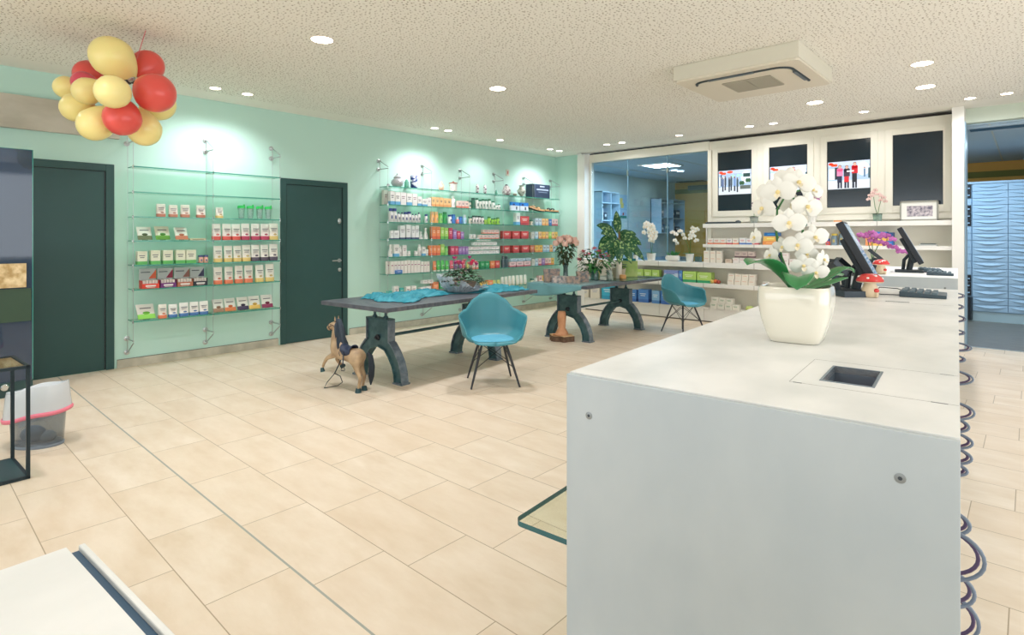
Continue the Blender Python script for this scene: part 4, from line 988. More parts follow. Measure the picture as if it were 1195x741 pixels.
bfill(1.293, 'upper cream shelf', [('ko', 829, 7, 7), ('ko', 836.4, 7, 7), ('ko', 843.8, 7, 7), ('kr', 851, 6.5, 7), ('ko', 858.4, 7, 7), ('kb', 866.4, 7.5, 7.4), ('kb', 874.2, 7, 7.2), ('kr', 881.4, 7, 7)])
bfill(.99, 'sill shelf right of window', [('kt', 824.6, 6.8, 6.8), ('kt', 831.8, 6.8, 6.8), ('kt', 839, 6.8, 6.8), ('kt', 824.6, 6.8, 6.6, .096), ('kt', 831.8, 6.8, 6.6, .096), ('kt', 839, 6.8, 6.6, .096), ('kn', 850, 7.5, 4.6), ('kp', 859, 7.6, 6.6), ('kp', 866.8, 7.6, 6.6), ('kp', 874.6, 7.6, 6.6), ('kd', 861, 7.6, 7, .094), ('kd', 868.8, 7.6, 7, .094), ('kd', 876.6, 7.6, 7, .094), ('kp', 883, 8, 6), ('kp', 916, 8, 7), ('kp', 925, 8, 7), ('kp', 916, 8, 7, .09), ('kp', 934, 8, 7)])
bfill(.644, 'lower cream shelf', [('G1', 746.2, 8.6, 12), ('G1', 755.6, 8.6, 12), ('G1', 764.8, 8.6, 12), ('B2', 783, 17, 13), ('B1', 794, 4, 13), ('G1', 804.4, 16, 12.5), ('G1', 821.6, 17, 12.5)]
      +[('kt', 852.6+8.1*k, 7.8, 6.4) for k in range(4)]+[('kt', 853.4+8.1*k, 7.8, 6.4, .088) for k in range(4)]+[('ko', 893, 7, 5.6)])
bfill(.236, 'drawer top below cream shelves', [('W1', 683, 7, 10), ('W1', 694.4, 11, 14), ('B3', 709.4, 15, 17), ('B1', 739.6, 5.5, 14), ('B1', 750.6, 12, 15), ('B4', 765, 9, 15), ('B1', 776, 9.6, 15.5), ('B4', 786, 9, 15)]
      +[('kg', 832.6+8.6*k, 8.2, 6.6) for k in range(4)]+[('kg', 834+8.6*k, 8.2, 6.6, .091) for k in range(3)])
# loose items on the cream shelving
def yobj(name, g, x, z, label, cat, Y=9.24, **k):
    o = obj(name, g, **k); o.location = (x, Y, z+.001); return tag(o, label, cat)
for (px, r_, h, z, Y) in ((965.6, .03, .11, 1.293, 9.2),):
    product('bottle', .06, .10, .06, ((210, 90, 80), (60, 90, 160), .4, .8), 'bottle', (bx_(px, Y), Y, z+.001), -PI/2, 'small red and blue bottle beside the yellow capped bottles', 'bottle', 'bottles on the cream shelving')
for n, (px, h, s) in enumerate(((973, .17, 'shortest'), (981.8, .21, 'tallest'), (989, .18, 'rightmost'))):
    product('bottle', .078, h, .078, ((128, 148, 160), (226, 196, 84), .16, .85), 'bottle', (bx_(px, 9.2), 9.2, 1.294), -PI/2, 'grey bottle with yellow cap on the cream shelving, %s of three' % s, 'bottle', 'yellow capped bottles')
def pile(px0, px1, z, layers, labels, Y=9.16):
    x0, x1 = bx_(px0, Y), bx_(px1, Y); zz = z+.001
    for (h, c, sh), lab in zip(layers, labels):
        g = G(); g.box(x0+sh, x1+sh, 0, .14, 0, h, mat(c, .5)); g.box(x0+sh+.05, x1+sh-.05, -.001, 0, h*.35, h*.65, mat(tuple(min(255, v+40) for v in c), .5))
        o = obj('storage_box', g, bevel=.002); o.location = (0, Y, zz); zz += h+.0005; tag(o, lab, 'box', 'colourful boxes on the cream shelving')
pile(890, 906.5, 1.293, [(.055, (236, 150, 84), 0), (.075, (244, 196, 104), .01), (.055, (30, 110, 180), .02)], ['orange box at the bottom of the pile behind the white orchid', 'yellow box in the middle of the pile behind the white orchid', 'blue box on top of the pile behind the white orchid'])
pile(1017, 1034.5, 1.293, [(.15, (244, 196, 96), 0), (.04, (40, 110, 190), .005)], ['yellow box with faint print below the purple orchid', 'blue box lying on the yellow box under the purple orchid'])
pile(1010, 1016.5, 1.293, [(.13, (238, 150, 100), 0)], ['narrow orange box left of the yellow box on the cream shelving'])
pile(1035.5, 1042, 1.293, [(.07, (40, 110, 180), 0), (.05, (230, 190, 90), 0), (.06, (36, 80, 140), 0)], ['lowest of the narrow boxes right of the yellow box, blue', 'middle narrow box right of the yellow box, yellow', 'topmost narrow box right of the yellow box, dark blue'])
g = G(); g.box(0, .20, 0, .12, 0, .02, mat((190, 190, 186), .4)); g.box(.02, .18, .02, .1, .02, .035, mat((90, 100, 100), .4)); yobj('label_printer', g, bx_(1071), 1.293, 'flat silver grey device on the cream shelf behind the far monitor', 'device', 9.2)
g = G(); g.box(0, .5, 0, .1, 0, .022, mat((50, 62, 66), .5)); g.box(.02, .48, .01, .09, .022, .03, mat((80, 92, 96), .4)); yobj('dark_tray', g, -4.0, 1.63, 'long flat dark tray on top of the cream shelving beside the window', 'tray', 9.17)
g = G(); g.ball((0, 0, .02), (.05, .035, .03), mat((60, 72, 78), .3)); yobj('computer_mouse', g, -3.47, 1.63, 'small dark computer mouse shaped gadget beside the dark tray', 'gadget', 9.2, smooth=50)
g = G(); g.box(0, .10, 0, .02, 0, .02, mat((236, 160, 96), .5)); yobj('orange_marker', g, bx_(972), 1.63, 'small orange strip on the upper shelf below the third screen', 'marker', 9.18)
# wooden fruit
for n, (px, c, r_) in enumerate(((831, (214, 184, 100), .032), (835, (226, 120, 70), .036), (838.5, (170, 70, 56), .032))):
    g = G(); g.ball((0, 0, r_), r_, mat(c, .4), nu=12, nv=8); g.tube([(0, 0, r_*1.9), (.004, 0, r_*2.4)], .003, mat((90, 70, 50), .6), 5)
    o = obj('decorative_fruit', g, smooth=60); o.location = (bx_(px, 9.17+.03*(n == 1)), 9.17+.03*(n == 1), .645); tag(o, '%s decorative fruit on the lower cream shelf' % ('yellow', 'orange', 'dark red')[n], 'fruit', 'decorative fruit')
g = G(); g.lathe([(.055, 0), (.065, .01), (.065, .05), (.05, .075), (.01, .085)], mottled((170, 200, 120), (226, 216, 120), 20, .4, name='green_tin'), n=18); yobj('round_tin', g, bx_(873), .236, 'round green yellow tin on the drawer top near the counter', 'tin', 9.22, smooth=50)
# framed picture
r = thing('picture_frame', 'silver framed grey photograph standing on the cream shelving before the dark screen', 'picture frame', (bx_(1072, 9.2), 9.22, 1.632))
g = G(); W, H = .42, .262; FR = mat((150, 150, 140), .35, .5)
for a, b, c, d in ((-W/2, -W/2+.018, 0, H), (W/2-.018, W/2, 0, H), (-W/2, W/2, 0, .018), (-W/2, W/2, H-.018, H)): g.box(a, b, -.012, .012, c, d, FR)
o = obj('frame', g, r, bevel=.002)
g = G(); g.box(-W/2+.016, W/2-.016, -.004, .008, .016, H-.016, mat((232, 232, 226), .5)); obj('mat_board', g, r)
g = G(); g.box(-.13, .15, -.006, -.003, .055, .195, mottled((90, 88, 108), (214, 204, 208), 28, .5, name='grey_photograph')); obj('photograph', g, r)

# ================================================================== PLANTS
LEAF = mat((58, 128, 62), .35, spec=.5, name='leaf_green'); DLEAF = mat((38, 84, 52), .45, name='dark_leaf'); STEM = mat((66, 120, 60), .5, name='stem_green')
def leaf(g, base, direc, L, Wd, m, droop=.4, fold=.15, up=Vector((0,0,1)), nu=6, shape=0):
    d = Vector(direc).normalized(); s = d.cross(up); s = s.normalized() if s.length > 1e-3 else Vector((1, 0, 0)); n = s.cross(d).normalized()
    b = Vector(base)
    def fn(u, v):
        t = u; w = Wd/2*(math.sin(PI*min(1, t**.75))**.8 if shape == 0 else math.sin(PI*t)**.6)+.0006; a = (v-.5)*2
        return tuple(b+d*(L*t)+n*(-droop*L*t*t+fold*abs(a)*w*1.2)+s*(a*w))
    g.grid(fn, nu, 4, m)
def blossom(g, c, facing, R, m, center=None, lip=None, roll=0):
    """phalaenopsis style flower: two broad petals, three sepals, a lip"""
    f = Vector(facing).normalized(); s = f.cross(Vector((0, 0, 1))); s = s.normalized() if s.length > 1e-3 else Vector((1, 0, 0)); u = s.cross(f).normalized()
    c = Vector(c)
    for k, (ang, L, Wd) in enumerate(((90, .92, .62), (-150, .9, .6), (-30, .9, .6), (178, 1.02, 1.08), (2, 1.02, 1.08))):
        a = math.radians(ang+roll); d = (s*math.cos(a)+u*math.sin(a)); q = d.cross(f).normalized()
        off = -.05*R if k < 3 else .02*R
        def fn(uu, v, L=L, Wd=Wd, d=d, q=q, off=off):
            w = R*Wd/2*(math.sin(PI*min(1, .08+.92*uu))**.6)*(1 if uu < .98 else .5); aa = (v-.5)*2
            return tuple(c+d*(R*L*uu)+q*(aa*w)+f*(off+R*(.20*uu-.28*uu*uu)-R*.10*aa*aa*math.sin(PI*uu)))
        g.grid(fn, 5, 4, m)
    g.ball(c+f*R*.10, R*.13, center or m, nu=8, nv=5)
    if lip: leaf(g, c+f*R*.08-u*R*.05, (f*.6-u), R*.42, R*.34, lip, -.3, .5, up=f, nu=3)
def pot_round(g, r0, r1, h, m, soil=mat((70, 60, 50), .9), c=(0, 0, 0)):
    g.loft([[(c[0]+r*math.cos(2*PI*i/20), c[1]+r*math.sin(2*PI*i/20), c[2]+z) for i in range(20)] for r, z in ((r0, 0), (r1, h), (r1*.93, h), (r1*.9, h*.85))], m, True, False)
    g.lathe([(r1*.9, h*.8), (r1*.9, h*.86)], soil, c=c, n=16)
PETAL = mat((240, 238, 230), .55, spec=.3, name='white_petal')
YC = mat((232, 190, 90), .5, name='flower_centre')

def main_orchid():
    base = Vector((-.600, 2.125, 1.0605))
    r = thing('potted_orchid', 'large white orchid in a square white ceramic pot on the near counter', 'potted orchid', base, math.radians(6))
    POT = mat((238, 232, 216), .12, spec=.6, coat=.5, name='glossy_white_ceramic')
    g = G(); rings = []
    def sq(h, z, ins=0):
        out = []
        for i in range(48):
            a = 2*PI*(i+.5)/48; p = 5.0
            c, s = math.cos(a), math.sin(a); k = (abs(c)**p+abs(s)**p)**(-1/p)
            out.append((h*k*c, h*k*s, z))
        return out
    for h, z in ((.074, 0), (.080, .004), (.090, .03), (.104, .08), (.112, .13), (.1125, .16), (.110, .185), (.106, .190), (.102, .188), (.100, .17), (.097, .14)): rings.append(sq(h, z))
    g.loft(rings, POT, True, False); obj('pot', g, r, smooth=60)
    g = G(); g.loft([sq(.098, .150), sq(.098, .160)], mottled((70, 56, 44), (120, 96, 74), 40, .9, name='bark_soil')); g.ball((-.06, -.04, .165), .018, DKGREEN, nu=8, nv=5); obj('soil', g, r)
    Ri = Matrix.Rotation(-math.radians(6), 3, 'Z')
    def L(px, py, d): return Ri @ (at(px, py, d)-base)
    cen = Vector((0, 0, .17))
    BL = mat((52, 132, 74), .3, spec=.5, coat=.2, name='orchid_leaf')
    def bleaf(pts, wd, name='leaf'):
        g = G(); n = 14; P3 = [Vector(p) for p in pts]
        def bez(t):
            k = len(P3)-1; s = Vector((0, 0, 0))
            for i, p in enumerate(P3): s += p*(math.comb(k, i)*t**i*(1-t)**(k-i))
            return s
        def fn(u, v):
            p = bez(u); t = (bez(min(1, u+.02))-bez(max(0, u-.02))).normalized(); s = t.cross(Vector((0, 0, 1))); s.normalize(); nn = s.cross(t).normalized()
            w = wd/2*(min(1, (.25+u*2.0))*max(0, 1-u**5)**.5)+.001; a = (v-.5)*2
            return tuple(p+s*(a*w)+nn*(abs(a)*w*.35))
        g.grid(fn, n, 6, BL); obj(name, g, r, smooth=80, solid=.0025)
    bleaf([cen+Vector((-.01, -.02, 0)), L(905, 318, 2.02), L(892, 300, 1.96), L(872, 309, 1.92)], .10)
    bleaf([cen+Vector((0, -.03, 0)), L(931, 318, 1.93), L(934, 318, 1.87), L(930, 338, 1.83)], .095)
    bleaf([cen+Vector((.02, 0, 0)), L(965, 330, 2.03), L(985, 305, 2.05), L(997, 318, 2.02)], .060)
    bleaf([cen+Vector((.02, -.02, 0)), L(955, 337, 1.95), L(975, 330, 1.96), L(990, 324, 1.96)], .045)
    bleaf([cen+Vector((.02, .02, 0)), L(952, 325, 2.12), L(972, 318, 2.2), L(983, 322, 2.22)], .05)
    for pts in (((921, 322, 2.06), (912, 300, 2.06), (906, 272, 2.04), (907, 245, 2.0), (918, 226, 1.98), (934, 222, 2.0)), ((940, 318, 2.1), (939, 290, 2.08), (936, 262, 2.06), (930, 240, 2.02), (922, 222, 2.0), (905, 214, 1.98))):
        g = G(); ps = [cen+Vector((.01, 0, -.01))]+[L(*p) for p in pts]
        g.tube(ps, [.0045]*4+[.0035]*3, mat((62, 120, 66), .5), 8); obj('flower_stem', g, r, smooth=60)
    g = G(); g.tube([cen, L(908, 297, 2.07), L(905, 268, 2.05)], .0025, mat((60, 90, 100), .5), 6); g.ball(L(908, 296, 2.06), .009, mat((44, 66, 96), .4), nu=8, nv=5); g.ball(L(939, 262, 2.05), .009, mat((40, 96, 84), .4), nu=8, nv=5); obj('support_stake', g, r, smooth=60)
    B = [(908, 224, 1.93, 34, (-.2, -.2)), (932, 213, 1.94, 33, (.25, .1)), (920, 206, 2.0, 28, (0, .5)), (890, 243, 1.97, 30, (-.9, -.2)), (921, 260, 1.90, 32, (.0, -.1)), (942, 241, 1.92, 32, (.5, -.2)), (951, 277, 1.95, 29, (.45, 0)),
         (931, 286, 1.92, 28, (-.1, -.1)), (881, 277, 2.0, 22, (-1.6, 0)), (899, 298, 2.04, 22, (-1.3, .1)), (938, 310, 1.93, 26, (.1, -.3)), (952, 318, 1.92, 26, (.3, -.4)), (961, 303, 1.98, 22, (1.5, 0)), (913, 288, 2.02, 22, (-.4, -.4)), (895, 222, 2.02, 26, (-.7, .3)), (948, 222, 2.0, 26, (.8, .3)), (925, 238, 2.04, 28, (-.1, -.3)), (942, 297, 2.0, 22, (0, 0))]
    cv = Vector((SN, -CS, 0))*1; side = Vector((CS, SN, 0))
    # direction from the plant towards the public side of the counter end
    fb = -Vector((ray(920, 276)[0], ray(920, 276)[1], 0)).normalized(); sb = Vector((-fb.y, fb.x, 0))
    for px, py, d, s, (fx, fz) in B:
        g = G(); f = Ri @ (fb+sb*fx+Vector((0, 0, fz))); R = s*d/FPX*.60
        blossom(g, L(px, py, d), f, R, PETAL, mat((236, 214, 150), .5), mat((244, 232, 206), .5), random.uniform(-12, 12)); obj('blossom', g, r, smooth=70)
main_orchid()

def small_orchid(name, label, loc, potm, pr, ph, stems, petal, R, leafs=5, ll=.14, rz=0, center=None, square=False):
    r = thing(name, label, 'potted orchid', loc, rz)
    g = G()
    if square: 
        g.loft([[(x*k, y*k, z) for x, y in ((-1,-1),(1,-1),(1,1),(-1,1))] for k, z in ((pr*.75, 0), (pr, ph), (pr*.9, ph), (pr*.88, ph*.85))], potm)
    else: pot_round(g, pr*.78, pr, ph, potm)
    obj('pot', g, r, smooth=40)
    for k in range(leafs):
        g = G(); a = 2*PI*k/leafs+.4; leaf(g, (0, 0, ph*.9), (math.cos(a), math.sin(a), .45), ll, ll*.36, LEAF, .35); obj('leaf', g, r, smooth=60)
    for st in stems:
        g = G(); g.tube([(0, 0, ph*.8)]+[Vector(p) for p in st['path']], .004, st.get('m', STEM), 6); obj('flower_stem', g, r, smooth=60)
        for p in st['fl']:
            g = G(); blossom(g, p, (random.uniform(-.5, .5), -1, random.uniform(-.2, .4)), R, petal, center or YC, None, random.uniform(-20, 20)); obj('blossom', g, r, smooth=60)
def arch(dx, h, n, side=1, spread=.04, down=.5):
    path = [(dx*.1, 0, h*.3), (dx*.3, 0, h*.7), (dx*.6, -.02, h*.95), (dx, -.04, h*.92), (dx*1.25, -.05, h*(.92-.18*down))]
    fl = [(dx*(.5+.8*k/n)+random.uniform(-spread, spread), -.04+random.uniform(-.03, .03), h*(.98-.30*down*(k/n))+random.uniform(-spread, spread)) for k in range(n)]
    return dict(path=path, fl=fl)
WP = mat((238, 236, 230), .3, name='white_pot')
SY = 9.24; sz = .991
small_orchid('potted_orchid', 'tall white orchid in a white pot on the sill before the blue window', (bx_(760, SY), SY, sz), WP, .085, .13,
    [dict(path=[(-.01, 0, .3), (-.02, 0, .5), (-.06, -.02, .62), (-.12, -.02, .60)], fl=[(-.12, -.03, .60), (-.08, -.03, .66), (-.03, -.03, .63), (.0, -.04, .57), (-.06, -.04, .60), (.03, -.04, .62), (-.14, -.02, .50)]),
     dict(path=[(.03, 0, .3), (.05, 0, .45), (.06, -.02, .56), (.10, -.02, .52)], fl=[(.06, -.04, .55), (.09, -.04, .50), (.05, -.04, .48), (.02, -.05, .44), (.06, -.04, .40), (.03, -.04, .52), (.08, -.04, .44), (-.02, -.04, .50), (.0, -.05, .37), (.04, -.04, .35)])], PETAL, .066, 5, .17)
small_orchid('potted_orchid', 'white orchid with sparse arching sprays in a small white pot on the sill', (bx_(805, SY), SY, sz), WP, .07, .135,
    [dict(path=[(-.04, 0, .3), (-.12, -.01, .45), (-.20, -.02, .50), (-.27, -.03, .44)], fl=[(-.11, -.03, .46), (-.16, -.03, .52), (-.24, -.03, .47), (-.30, -.03, .50), (-.26, -.03, .36), (-.22, -.03, .31), (-.08, -.03, .40)]),
     dict(path=[(.01, 0, .3), (.02, -.01, .42), (.06, -.02, .50), (.14, -.03, .50)], fl=[(.02, -.03, .45), (.05, -.03, .50), (.09, -.03, .52), (.14, -.03, .55), (.08, -.03, .44), (.02, -.03, .40), (.13, -.03, .36), (.06, -.03, .57)])], PETAL, .05, 5, .15)
r = thing('succulent_bowl', 'oval white bowl of green succulents on the sill', 'plant bowl', (bx_(785, SY), SY, sz))
g = G(); g.lathe([(.08, 0), (.125, .02), (.135, .06), (.12, .10), (.11, .10), (.105, .08)], WP, n=24, sy=.6); obj('bowl', g, r, smooth=60)
g = G()
for k in range(46):
    a = random.uniform(0, 2*PI); q = random.uniform(0, .1); b = (q*math.cos(a), q*.6*math.sin(a), .085); leaf(g, b, (math.cos(a)*.6, math.sin(a)*.4, 1), random.uniform(.07, .12), .026, LEAF if k % 2 else mat((70, 150, 90), .5), .1, nu=3)
obj('succulents', g, r, smooth=60)
r = thing('small_potted_plant', 'small green plant in a little white pot on the sill beside the striped leaves', 'potted plant', (bx_(742, SY), SY, sz))
g = G(); pot_round(g, .04, .05, .095, WP); obj('pot', g, r, smooth=40)
g = G()
for k in range(22):
    a = random.uniform(0, 2*PI); leaf(g, (0, 0, .085), (math.cos(a), math.sin(a), random.uniform(.3, 1.2)), random.uniform(.06, .11), .03, DLEAF if k % 2 else LEAF, .5, nu=4)
obj('leaves', g, r, smooth=60)
g = G(); g.box(-.045, .045, -.04, .04, 0, .09, glassmat('smoky_glass', (150, 180, 186), .1, .05, .35, (130, 160, 165))); g.box(-.02, .02, -.02, .02, 0, .04, WHITE)
o = yobj('glass_tealight', g, bx_(815, SY), sz-.001, 'square grey glass tealight holder at the right end of the sill', 'candle holder')
g = G(); g.box(-.02, .02, -.02, .02, 0, .001, WHITE)
for n, (px, w_, h) in enumerate(((748.5, .05, .07), (752, .06, .07))): pass

# pots on the upper cream shelf
PINKP = mat((232, 200, 192), .5, name='blush_petal'); PURP = mat((178, 96, 160), .5, name='purple_petal')
small_orchid('potted_orchid', 'pale pink orchid in a glass pot between the two right screens', (bx_(1024, 9.22), 9.22, 1.631), glassmat('glass_pot', (190, 215, 205), .1, .05, .35, (180, 205, 195)), .06, .10,
    [dict(path=[(-.03, 0, .2), (-.045, 0, .34), (-.05, -.01, .40)], fl=[(-.05, -.02, .40), (-.085, -.02, .36), (-.02, -.02, .43), (-.10, -.02, .31), (-.06, -.03, .35), (-.03, -.02, .38)]), dict(path=[(.02, 0, .2), (.04, 0, .28), (.05, -.01, .33)], fl=[(.05, -.02, .34), (.08, -.02, .32), (.02, -.02, .37), (.095, -.02, .27), (.04, -.03, .29)])], PINKP, .034, 7, .105, center=mat((176, 80, 90), .5))
small_orchid('potted_orchid', 'magenta orchid sprays behind the large white orchid beside the third screen', (bx_(948, 9.22), 9.22, 1.631), WP, .06, .10,
    [dict(path=[(-.02, 0, .2), (-.03, 0, .36)], fl=[(-.03, -.02, .37), (-.07, -.02, .39), (-.05, -.02, .34)]), dict(path=[(.03, 0, .2), (.05, 0, .36)], fl=[(.05, -.02, .38), (.09, -.02, .37), (.07, -.02, .33), (.1, -.02, .41), (.04, -.02, .42)])], PURP, .036, 5, .105)
small_orchid('potted_orchid', 'dark violet flowered plant left of the large white orchid on the shelving', (bx_(880, 9.22), 9.22, 1.631), glassmat('glass_pot_two', (200, 215, 210), .1, .05, .45, (205, 210, 205)), .065, .10,
    [dict(path=[(0, 0, .16), (-.01, 0, .26)], fl=[(-.01, -.02, .27), (.0, -.02, .31)])], mat((96, 70, 110), .5), .03, 8, .105)
# purple orchid behind the monitor, standing on the far counter
small_orchid('potted_orchid', 'dense purple orchid in a dark pot behind the near monitor on the far counter', (-1.33, 7.55, 1.061), DKGREY, .07, .10,
    [dict(path=[(-.02, 0, .2), (-.05, 0, .33)], fl=[(-.15+.05*k+random.uniform(-.01, .01), -.03+random.uniform(-.03, .03), .30+.09*math.sin(PI*(k+1)/8)+random.uniform(-.03, .03)) for k in range(8)]),
     dict(path=[(.03, 0, .2), (.09, 0, .32)], fl=[(.0+.045*k, -.03+random.uniform(-.03, .03), .33-.016*k+random.uniform(-.04, .03)) for k in range(8)]),
     dict(path=[(0, 0, .2), (.0, 0, .38)], fl=[(-.1+.04*k, -.05+random.uniform(-.03, .03), .37+random.uniform(-.03, .03)) for k in range(6)])], PURP, .042, 4, .10, center=mat((206, 120, 190), .5))

# ================================================================== TABLES
IRON = mottled((54, 88, 94), (78, 112, 116), 14, .38, name='teal_cast_iron'); IRONE = mottled((104, 120, 132), (138, 150, 162), 20, .35, .4, name='worn_iron_edge')
def table_frame(parent, y, label=None):
    o = thing('leg_frame', '', '', (0, y, 0)); del o['label']; del o['category']
    bpy.data.objects.remove(o)
    # centre line of a leg: from block side curving out to the foot
    C = [(.095, .40), (.150, .345), (.215, .275), (.272, .19), (.305, .10), (.315, 0)]
    def off(d):
        out = []
        for i, (x, z) in enumerate(C):
            a = C[max(0, i-1)]; b = C[min(len(C)-1, i+1)]; tx, tz = b[0]-a[0], b[1]-a[1]; l = math.hypot(tx, tz); out.append((x-tz/l*d, z+tx/l*d))
        return out
    hw = .055
    outer, inner = off(hw), off(-hw)
    outer[-1] = (.372, 0); inner[-1] = (.262, 0)
    outer[0] = (.17, .385); inner[0] = (0, .335)
    g = G(); t = .022
    for s in (-1, 1):
        for i in range(len(C)-1):
            q = [outer[i], outer[i+1], inner[i+1], inner[i]]
            vs = [(s*p[0], -t, p[1]) for p in q]+[(s*p[0], t, p[1]) for p in q]
            fs = [(0, 1, 2, 3), (7, 6, 5, 4), (0, 4, 5, 1), (1, 5, 6, 2), (2, 6, 7, 3), (3, 7, 4, 0)]
            g.add(vs, fs, IRON)
    g.box(-.17, .17, -t, t, .38, .605, IRON)
    g.add([(-.17, -t, .385), (0, -t, .335), (.17, -t, .385), (-.17, t, .385), (0, t, .335), (.17, t, .385)], [(0, 2, 1), (3, 4, 5), (0, 1, 4, 3), (1, 2, 5, 4)], IRON)
    web = obj('leg_frame', g, parent); web.location = (0, y, 0)
    # flanges along the edges
    g = G(); F = .042; th = .012
    def strip(path, m):
        for i in range(len(path)-1):
            (x0, z0), (x1, z1) = path[i], path[i+1]; l = math.hypot(x1-x0, z1-z0) or 1; nx, nz = -(z1-z0)/l*th/2, (x1-x0)/l*th/2
            q = [(x0-nx, z0-nz), (x1-nx, z1-nz), (x1+nx, z1+nz), (x0+nx, z0+nz)]
            vs = [(a, -F, b) for a, b in q]+[(a, F, b) for a, b in q]
            g.add(vs, [(0, 1, 2, 3), (7, 6, 5, 4), (0, 4, 5, 1), (1, 5, 6, 2), (2, 6, 7, 3), (3, 7, 4, 0)], m)
    for s in (-1, 1):
        strip([(s*.17, .605)]+[(s*x, z) for x, z in outer], IRONE); strip([(s*x, z) for x, z in inner], IRON)
        g.box(min(s*.25, s*.385), max(s*.25, s*.385), -F-.012, F+.012, 0, .016, IRONE)
    g.box(-.176, .176, -F, F, .598, .612, IRON)
    obj('flange', g, web, smooth=30)
    for s in (-1, 1):
        g = G(); g.tube([(s*.085, 0, .61), (s*.085, 0, .735)], .014, IRON, 10); g.lathe([(.026, 0), (.026, .010), (.020, .022), (.015, .026)], IRON, c=(s*.085, 0, .611), n=12); g.lathe([(.03, 0), (.03, .008)], IRON, c=(s*.085, 0, .726), n=12); obj('screw_rod', g, web, smooth=40)
    g = G(); g.T = Matrix.Translation((0, -t, .42)) @ Matrix.Rotation(PI/2, 4, 'X'); g.lathe([(.03, 0), (.03, .02), (.018, .03), (.014, .045)], mat((34, 40, 48), .4), n=6); obj('bolt', g, web)
TOPM = mottled((78, 82, 92), (104, 106, 112), 9, .42, name='slate_table_top', stretch=(1, 3, 1))
def table(label, loc, rz, L, y1, y2, Wd=1.02):
    r = thing('industrial_table', label, 'table', loc, rz, 'cast iron tables')
    g = G(); g.box(-Wd/2, Wd/2, 0, L, .735, .775, TOPM); obj('tabletop', g, r, bevel=.004)
    table_frame(r, y1); table_frame(r, y2)
    g = G(); g.tube([(0, y1, .42), (0, y2, .42)], .016, IRON, 10); obj('stretcher', g, r, smooth=40)
T1 = (-4.775, 2.98, 0); R1 = math.radians(3.6)
table('long cast iron table with turquoise cloth, nearest to the rocking horse', T1, R1, 2.30, .34, 1.74)
T2 = (-4.72, 6.08, 0); R2 = math.radians(0.6)
table('cast iron table with vases and the striped houseplant', T2, R2, 2.25, .28, 1.66, .98)

def local(T, R, x, y, z): return Vector(T)+Matrix.Rotation(R, 3, 'Z') @ Vector((x, y, z))
TOPZ = .7765
# crumpled turquoise cloth on table 1

def cloth(name, T, R, poly_fn, m, label, amp, hang=None, nu=60, nv=30, thick=.002, freq=9):
    g = G()
    def fn(u, v):
        x, y = poly_fn(u, v)
        nz = mn.noise(Vector((x*freq, y*freq*.6, 3)))+.5*mn.noise(Vector((x*freq*2.3, y*freq*2.1, 7)))
        rid = 1-abs(nz)*2.2
        z = max(.0015, amp*max(0, rid)**1.5+amp*.35*mn.noise(Vector((x*3, y*3, 1))))
        edge = min(u, 1-u, v, 1-v)*14; z = max(.0015, z*min(1, edge+.15))
        if name == 'turquoise_cloth': z = max(.0015, z*min(1, max(0, math.hypot(x, y-1.5)-.2)*8))
        if hang: x, y, z = hang(x, y, z)
        return (x, y, TOPZ+z-.0005)
    g.grid(fn, nu, nv, m)
    r = tag(obj(name, g, smooth=80, solid=thick, offset=1), label, 'cloth'); r.location = T; r.rotation_euler = (0, 0, R)
TURQ = mottled((34, 136, 154), (72, 160, 176), 5, .6, name='turquoise_fabric')
def pf1(u, v):   # wavy-edged long runner placed diagonally
    y = .33+1.55*v; c = .06-.16*math.sin(v*3.0+.3); w = .30+.10*math.sin(7*v+1)+.05*math.sin(17*v)
    return c+(u-.5)*2*w*.85, y+.05*math.sin(9*u)
cloth('turquoise_cloth', T1, R1, pf1, TURQ, 'crumpled turquoise cloth lying along the nearest iron table', .055, freq=12)
def pf2(u, v): return .12+(u-.5)*.62+.03*math.sin(9*v), 1.96+.28*v+.03*math.sin(6*u)
cloth('turquoise_cloth', T1, R1, pf2, TURQ, 'folded turquoise cloth at the far end of the nearest iron table', .045, nu=30, nv=20)
# pale organza over the near end of table 2
def hang2(x, y, z):
    if y < 0: 
        d = -y; return x*(1+.1*d), -.012-.02*math.sin(x*14)*min(1, d*6)-.02, z*.3-d*.85
    return x, y, z
ORG = glassmat('pale_blue_organza', (150, 205, 215), .04, .5, .62, (142, 196, 204))
cloth('organza_cloth', T2, R2, lambda u, v: (-.50+.92*u, -.20*(.5+.5*math.cos(2.5*u-.5))+(.9+.2*math.cos(2.5*u-.5))*v), ORG, 'sheer pale blue cloth hanging over the near end of the second iron table', .012, hang2, 50, 40, .0012)
g = G(); g.box(-.42, .44, 1.0, 2.2, 0, .006, glassmat('green_tabletop_glass', (170, 220, 208), .1, .03, .3, (130, 185, 175))); o = obj('glass_tabletop_sheet', g); o.location = (T2[0], T2[1], TOPZ); o.rotation_euler = (0, 0, R2); tag(o, 'green tinted glass sheet covering the far half of the second table', 'glass sheet')

